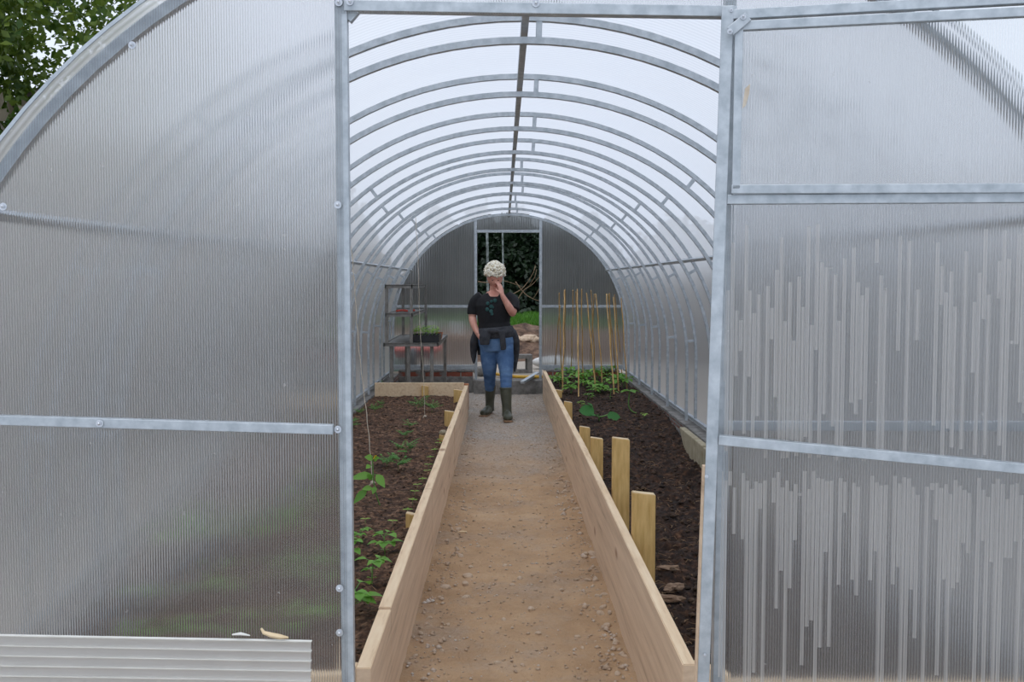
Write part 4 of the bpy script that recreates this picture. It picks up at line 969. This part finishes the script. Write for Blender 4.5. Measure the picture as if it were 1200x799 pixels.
# boots
for k_, top, an, heel, toe in ((0, Q(574.6, 451.5, .13), Q(574.6, 473, .19), Vector((Q(574, 480, .24).x, 10.74, .04)), Vector((Q(568.5, 486, .05).x - .02, 10.52, .045))), (1, Q(592.5, 454, -.16), Q(592.8, 478, -.22), Vector((Q(594, 480, -.2).x, 10.33, .04)), Vector((Q(594.5, 492, -.3).x + .01, 10.07, .055)))):
    bt = bmesh.new(); ank = Vector((heel.x, heel.y - .01, .11))
    tube(bt, smooth_path([top, top.lerp(ank, .45), ank, heel], 3), [r_ * (.80 + .04 * k_) for r_ in (.075, .075, .072, .069, .064, .060, .060, .060, .062, .060)], 18)
    tube(bt, smooth_path([heel + Vector((0, .03, 0)), heel.lerp(toe, .35) + Vector((0, 0, .014)), heel.lerp(toe, .75), toe], 3), [(.036, .038), (.038, .042), (.042, .05), (.045, .05), (.046, .046), (.049, .040), (.051, .038), (.050, .036), (.042, .032), (.025, .022)], 16, ref=(0, 0, 1))
    b0 = remesh(obj('boot', bt, M_boot, person, True), .006, 3)
    so_ = bmesh.new(); hh = heel.copy(); tt = toe.copy(); hh.z = .010; tt.z = .012 + .006 * k_
    tube(so_, smooth_path([hh + Vector((0, .045, 0)), hh, hh.lerp(tt, .5), tt, tt + (tt - hh).normalized() * .03], 3), [(.030, .010)] + [(.042, .011)] * 3 + [(.036, .011)] * 3 + [(.050, .011)] * 4 + [(.045, .011)] + [(.022, .008)], 14, ref=(0, 0, 1))
    o = obj('sole', so_, M_sole, b0, True)
    so2 = top
    rm = bmesh.new(); tube(rm, [top + Vector((0, 0, .004)), top - Vector((0, 0, .012))], [.0625, .0625] if not k_ else [.066, .066], 18); obj('cuff', rm, M_boot, b0, True)
# sweater tied round the hips
sw = bmesh.new()
tube(sw, [Q(580, 383, .0), Q(580.5, 389, .0), Q(581, 396, .0)], [(.188, .142), (.205, .158), (.190, .145)], 26, ref=(0, 1, 0))
ball(sw, Q(577, 387.5, -.165), .042, 2, (1.6, .7, .8))
tube(sw, smooth_path([Q(571, 388, -.15), Q(568, 395, -.165), Q(568, 404, -.16)], 3), [(.055, .03), (.058, .028), (.06, .026), (.06, .024), (.058, .022), (.055, .02), (.05, .018)], 12, ref=(0, 1, 0))
tube(sw, smooth_path([Q(587, 387, -.16), Q(589, 397, -.165), Q(590, 410, -.155)], 3), [(.036, .028), (.036, .026), (.034, .025), (.033, .024), (.032, .022), (.032, .02), (.030, .018)], 12, ref=(0, 1, 0))
tube(sw, smooth_path([Q(560, 389, .02), Q(556.5, 400, .06), Q(555, 413, .08), Q(555.5, 426, .08)], 3), [(.05, .07), (.05, .07), (.052, .07), (.052, .07), (.048, .06), (.042, .05), (.036, .04), (.03, .03), (.02, .02), (.01, .01)], 12, ref=(0, 1, 0))
tube(sw, smooth_path([Q(600, 388, .02), Q(603.5, 400, .06), Q(604.5, 415, .08), Q(603, 436, .08)], 3), [(.045, .07), (.046, .07), (.05, .07), (.05, .07), (.046, .06), (.042, .05), (.036, .04), (.028, .03), (.018, .02), (.008, .01)], 12, ref=(0, 1, 0))
tube(sw, [Q(580, 388, .10), Q(580, 400, .13), Q(580, 416, .12)], [(.19, .05), (.20, .04), (.19, .02)], 20, ref=(0, 1, 0))
remesh(obj('tied_sweater', sw, M_grey, person, True), .008, 3)

# ------------------------------------------------------------------ beyond the back door
def mound_h(x, y):
    t = max(0, min(1, (y - 15.6) / 1.6)); return .17 + .46 * t * t * (3 - 2 * t) + .07 * nz(x, y, 1.6, 4) * (t + .1) + .04 * nz(x, y, 5, 5) * (t + .1)
bm = bmesh.new(); grid(bm, -7, 7, 140, 15.2, 19.2, 60, mound_h)
props(obj('earth_mound', bm, M_mound, smooth=True), 'bank of bare brown earth beyond the back doorway', 'earth bank', kind='structure')
def grass_patch():
    rg = np.random.default_rng(4); n = 26000; x = rg.uniform(-6, 6, n); y = 18.0 + 2.6 * rg.random(n) + .3 * np.sin(x * 2)
    zb = np.array([mound_h(a, min(b, 19.1)) for a, b in zip(x, y)]) - .02 + np.clip(y - 18.6, 0, 2) * .03; h = rg.uniform(.07, .16, n); a = rg.uniform(0, 6.3, n); w_ = .012
    dx, dy = np.cos(a) * w_, np.sin(a) * w_; lx, ly = rg.normal(0, .05, n), rg.normal(0, .05, n)
    V = np.stack([np.stack([x - dx, y - dy, zb], 1), np.stack([x + dx, y + dy, zb], 1), np.stack([x + lx, y + ly, zb + h], 1)], 1).reshape(-1, 3)
    o = np_mesh('grass', V, np.arange(3 * n).reshape(-1, 3), M_grass); props(o, 'bright green grass topping the earth bank', 'grass', kind='stuff')
grass_patch()
def leaf_cloud(pts, size, rg, flat=0.0):
    n = len(pts); d = rg.normal(size=(n, 3)); d /= np.linalg.norm(d, axis=1)[:, None]; u = rg.normal(size=(n, 3)); u[:, 2] += flat; s = np.cross(d, u); s /= np.linalg.norm(s, axis=1)[:, None]; k = np.cross(s, d)
    sz_ = (size * rg.uniform(.6, 1.25, n))[:, None]
    b = pts; t = pts + d * sz_; l = pts + d * sz_ * .5 - s * sz_ * .33 + k * sz_ * .12; r_ = pts + d * sz_ * .5 + s * sz_ * .33 + k * sz_ * .12; c = pts + d * sz_ * .52
    V = np.stack([b, r_, t, l, c], 1).reshape(-1, 3); i = (5 * np.arange(n))[:, None, None]; F = (np.array([[(0, 1, 4), (1, 2, 4), (2, 3, 4), (3, 0, 4)]]) + i).reshape(-1, 3)
    return V, F
def tree(name, label, loc, h, rad, n, size, m, seed, conifer=False, group=None, trunk=M_bark, low=.25):
    rg = np.random.default_rng(seed); t = thing(name, label, 'tree', loc, group); rr = random.Random(seed)
    P = []
    if conifer:
        tt = rg.random(n) ** .8; zz_ = low + (h - low) * tt; a = rg.uniform(0, 2 * PI, n); r0 = rad * (1 - tt) ** .8 * (1 + .25 * np.sin(zz_ * 7 + a * 3)) * rg.random(n) ** .35 + .05
        P = np.stack([r0 * np.cos(a), r0 * np.sin(a), zz_ - r0 * .25], 1)
    else:
        cl = []
        for i in range(46):
            v = rg.normal(size=3); v /= np.linalg.norm(v); q = rg.random() ** .45
            cl.append((v[0] * rad * q, v[1] * rad * q, h * .60 + v[2] * h * .40 * q, rg.uniform(.25, .45) * rad))
        idx = rg.integers(0, 46, n); cc = np.array(cl)[idx]; v = rg.normal(size=(n, 3)); v /= np.linalg.norm(v, axis=1)[:, None]
        P = cc[:, :3] + v * (cc[:, 3] * rg.random(n) ** .4)[:, None]; P[:, 2] = np.maximum(P[:, 2], low)
    V, F = leaf_cloud(P, size, rg); o = np_mesh('foliage', V, F, m, t)
    bm = bmesh.new(); tube(bm, smooth_path([(0, 0, -.2), (.05, .02, h * .3), (-.05, 0, h * .62), (0, 0, h * .9)], 5), [h * .025 * (1 - .05 * k) for k in range(16)], 10)
    if not conifer:
        for k in range(9):
            a = k * 2.4; z = h * (.25 + .05 * k); e = Vector((math.cos(a) * rad * .75, math.sin(a) * rad * .75, z + h * .22)); tube(bm, smooth_path([(0, 0, z), e * .5 + Vector((0, 0, z * .5)), e], 4), [h * .012 * (1 - .09 * j) for j in range(9)], 6)
    obj('trunk', bm, trunk, t, True, local=True); return t
tree('leafy_tree', 'broad leafy green tree rising above the arched roof edge', (-7.1, 12.8, .1), 7.4, 2.8, 42000, .12, M_oak, 21)
tl = ['first', ]
def cp(o, loc, rz, sc_, label, group=None):
    c = copy_tree(o); c.location = loc; c.rotation_euler = (0, 0, rz); c.scale = (sc_[0], sc_[0], sc_[1]); c['label'] = label
    if group: c['group'] = group
    return c
con = tree('conifer', 'dark evergreen straight behind the back doorway', (.3, 22.6, .3), 2.75, 1.35, 15000, .16, M_dark, 31, True, 'evergreens behind the earth bank')
for i, (x, y, a, s_) in enumerate([(-1.5, 23.0, 1, (1, 1)), (2.0, 22.8, 2.2, (1, .95)), (-3.4, 22.6, 3, (1.05, .98)), (3.9, 22.8, 4, (1.05, .9)), (-5.4, 22.2, 5, (1.1, 1)), (5.9, 22.4, .5, (1.1, .9)), (-.6, 24.4, 2.6, (1.2, 1.05)), (1.3, 24.6, 1.6, (1.2, 1.0))]):
    cp(con, (x, y, .3), a, s_, 'dark evergreen in the row behind the earth bank', 'evergreens behind the earth bank')
con['label'] = 'dark evergreen in the row behind the earth bank'
bush = tree('hedge_bush', 'grey green hedge bush outside the side wall', (-4.4, 8.2, .05), 2.3, 1.5, 13000, .15, M_hedge, 41, low=.05, group='hedge bushes outside the twine bed side')
for i, (x, y, a, s_) in enumerate([(-4.3, 5.6, 1, (1, 1.0)), (-4.4, 10.8, 2, (1.05, 1.1)), (-4.2, 13.4, 3, (1.1, 1.15)), (-4.3, 16.2, 4, (1.1, 1.22)), (-4.2, 19.2, 5, (1.2, 1.3)), (-4.4, 3.0, .4, (1, 1.0))]):
    cp(bush, (x, y, .05), a, s_, 'grey green hedge bush outside the twine bed side wall', 'hedge bushes outside the twine bed side')
bush.scale = (1, 1, 1.05); bush['label'] = 'grey green hedge bush outside the twine bed side wall'
for i, (x, y, a, s_) in enumerate([(4.6, 4.2, 1, (1, .82)), (4.6, 6.9, 2, (1, .84)), (4.6, 9.6, 3, (1, .86)), (4.5, 12.3, 4, (1.05, .88)), (4.4, 15.1, 5, (1.1, .92)), (4.3, 18.2, .2, (1.2, 1.0))]):
    cp(bush, (x, y, .05), a, s_, 'grey green hedge bush outside the cane bed side wall', 'hedge bushes outside the cane bed side')
for i, (px, w_) in enumerate(((570.5, .026), (588.5, .018))):
    p = at_y(px, 300, 21.0); bm = bmesh.new(); tube(bm, smooth_path([(p.x, 21.0, .5), (p.x + .02, 21, 1.6), (p.x - .01, 21, 3.2)], 5), w_, 8)
    props(obj('birch_trunk', bm, M_birch, smooth=True), ('slim pale trunk behind the person, nearer the door post', 'slim pale trunk behind the person, nearer the doorway middle')[i], 'tree trunk')
M_twig = mat('bare_branch', [(.3, (.16, .10, .06)), (.7, (.30, .21, .13))], 15, rough=.9)
for i, pts in enumerate([[(606, 352), (614, 340), (624, 333), (634, 322)], [(600, 345), (612, 338), (622, 325), (628, 312)], [(560, 330), (572, 331), (590, 329), (612, 336)], [(604, 330), (616, 345), (630, 352), (636, 350)]]):
    bm = bmesh.new(); P = smooth_path([at_y(x, y, 20.6) for x, y in pts], 5); tube(bm, P, [.012 - .0005 * k for k in range(len(P))], 6)
    q = P[len(P) // 2]; tube(bm, [q, q + Vector((.12, 0, .2)), q + Vector((.16, 0, .36))], [.01, .007, .003], 5)
    props(obj('bare_branch', bm, M_twig, smooth=True), 'thin bare tan branch against the dark evergreens', 'branch', 'bare branches beyond the doorway')
# cinder block, pipe, timber, sacks
def at_g(px, py, z=.185): return at_z(px, py, z)
def cinder(px, py, label, rz=0, s=1.0):
    p = at_g(px, py); bm = bmesh.new(); w_, d_, h_ = .30 * s, .18 * s, .28 * s; t_ = .055
    box(bm, -w_ / 2, w_ / 2, 0, d_, 0, t_ ); box(bm, -w_ / 2, w_ / 2, 0, d_, h_ - t_, h_); box(bm, -w_ / 2, -w_ / 2 + t_ * 1.3, 0, d_, t_, h_ - t_); box(bm, w_ / 2 - t_ * 1.3, w_ / 2, 0, d_, t_, h_ - t_)
    bm.transform(Matrix.Translation((p.x, p.y, .17)) @ Matrix.Rotation(rz, 4, 'Z')); props(obj('cinder_block', bm, M_concrete), label, 'block')
cinder(612, 437, 'hollow grey cinder block standing beyond the doorstep', .15, .95)
M_yel = mat('yellow_pipe', [(.3, (.62, .33, .02)), (.7, (.75, .45, .05))], 8, rough=.5)
bm = bmesh.new(); P = [at_g(x, y, .22) for x, y in ((520, 434), (560, 434.5), (575, 437), (600, 441), (632, 441.5), (680, 440))]; tube(bm, smooth_path(P, 6), .022, 8)
props(obj('pipe', bm, M_yel, smooth=True), 'yellow plastic pipe lying across the gravel behind the doorstep', 'pipe')
bm = bmesh.new(); bar(bm, at_g(612, 448, .22), at_g(630, 437, .24), .05, .03); props(obj('metal_offcut', bm, M_zinc), 'short grey metal profile lying on the gravel behind the doorstep', 'metal profile')
M_sack = mat('white_sack', [(.3, (.55, .55, .55)), (.7, (.75, .75, .74))], 8, rough=.7)
bm = bmesh.new(); p = at_g(650, 434); ball(bm, p + Vector((0, .3, .10)), .16, 3, (2.0, 1, .6))
for v in bm.verts: v.co += v.normal * .02 * noise.noise(v.co * 7)
props(obj('sack', bm, M_sack, smooth=True), 'white sack lying outside behind the doorway post', 'sack')
p = at_g(565, 441); bm = bmesh.new(); ball(bm, p + Vector((0, .1, .06)), .11, 2, (1.2, .8, .7)); 
for v in bm.verts: v.co += Vector((1, 1, 1)) * .03 * noise.noise(v.co * 9)
props(obj('rubble_stone', bm, M_concrete), 'grey rubble lump on the gravel beside the door post', 'stone')
for i, (px, py, r) in enumerate(((618, 398, .12), (625, 404, .08), (608, 405, .07), (622, 415, .07), (612, 420, .06), (630, 392, .06), (604, 392, .07))):
    p = at_y(px, py, 16.6); z = mound_h(p.x, 16.6); bm = bmesh.new(); ball(bm, (p.x, 16.6, z), r, 2, (1.2, .8, .6))
    for v in bm.verts: v.co += Vector((1, 1, 1)) * .05 * noise.noise(v.co * 11)
    props(obj('earth_clod', bm, M_stone), 'lump of orange earth and stone on the bare bank', 'clod', 'clods on the earth bank')
# red barrow tub and pale crate outside the back wall, seen through the sheet
bm = bmesh.new(); box(bm, -1.55, -.85, 13.3, 13.9, .42, .56, .04)
for v in bm.verts:
    if v.co.z < .5: v.co.x += .08 * (1 if v.co.x < -1.2 else -1); v.co.y += .1 * (1 if v.co.y < 13.6 else -1)
bt = thing('wheelbarrow', 'red tub blurred behind the back wall sheet under the staging', 'wheelbarrow', (-1.2, 13.6, .17)); obj('tub', bm, M_red, bt)
bm = bmesh.new(); tube(bm, [(-1.24, 13.25, .37), (-1.16, 13.25, .37)], .19, 20); obj('wheel', bm, M_black, bt, True)
for s in (-1, 1):
    bm = bmesh.new(); bar(bm, (-1.2 + s * .2, 13.3, .4), (-1.2 + s * .28, 14.4, .6), .03, .03); obj('handle', bm, M_steelbench, bt)
    bm = bmesh.new(); bar(bm, (-1.2 + s * .2, 13.8, .42), (-1.2 + s * .22, 13.85, .16), .03, .03); obj('leg', bm, M_steelbench, bt)
M_teal = mat('pale_teal_plastic', [(.3, (.30, .45, .40)), (.7, (.38, .54, .49))], 8)
bm = bmesh.new(); box(bm, -1.75, -1.3, 14.0, 14.3, .17, .66, .03); box(bm, -1.78, -1.27, 13.98, 14.32, .62, .67, .01); props(obj('storage_crate', bm, M_teal), 'pale teal crate blurred behind the back wall sheet', 'crate')
M_trunk = mat('brown_timber', [(.3, (.25, .14, .09)), (.7, (.38, .23, .15))], 6, (1, 5, 5))
bm = bmesh.new(); box(bm, -3.2, -.45, 15.0, 15.3, .55, .66, .02); pile = thing('timber_trestle', 'long brown timber on trestles blurred behind the back wall', 'timber', (-1.8, 15.15, .17)); obj('beam', bm, M_trunk, pile)
for x in (-2.9, -.7):
    for s in (-1, 1):
        bm = bmesh.new(); bar(bm, (x, 15.15, .56), (x + s * .14, 15.15 + s * .1, .17), .05, .05); obj('leg', bm, M_trunk, pile)
for i, x in enumerate((-1.13, -.72)):
    bm = bmesh.new(); tube(bm, [(x, 15.15, .66), (x, 15.15, .84)], [.10, .11], 16); props(obj('paint_tin', bm, M_sack), ('white tin on the timber behind the back wall, nearer the staging', 'white tin on the timber behind the back wall, nearer the doorway')[i], 'tin')
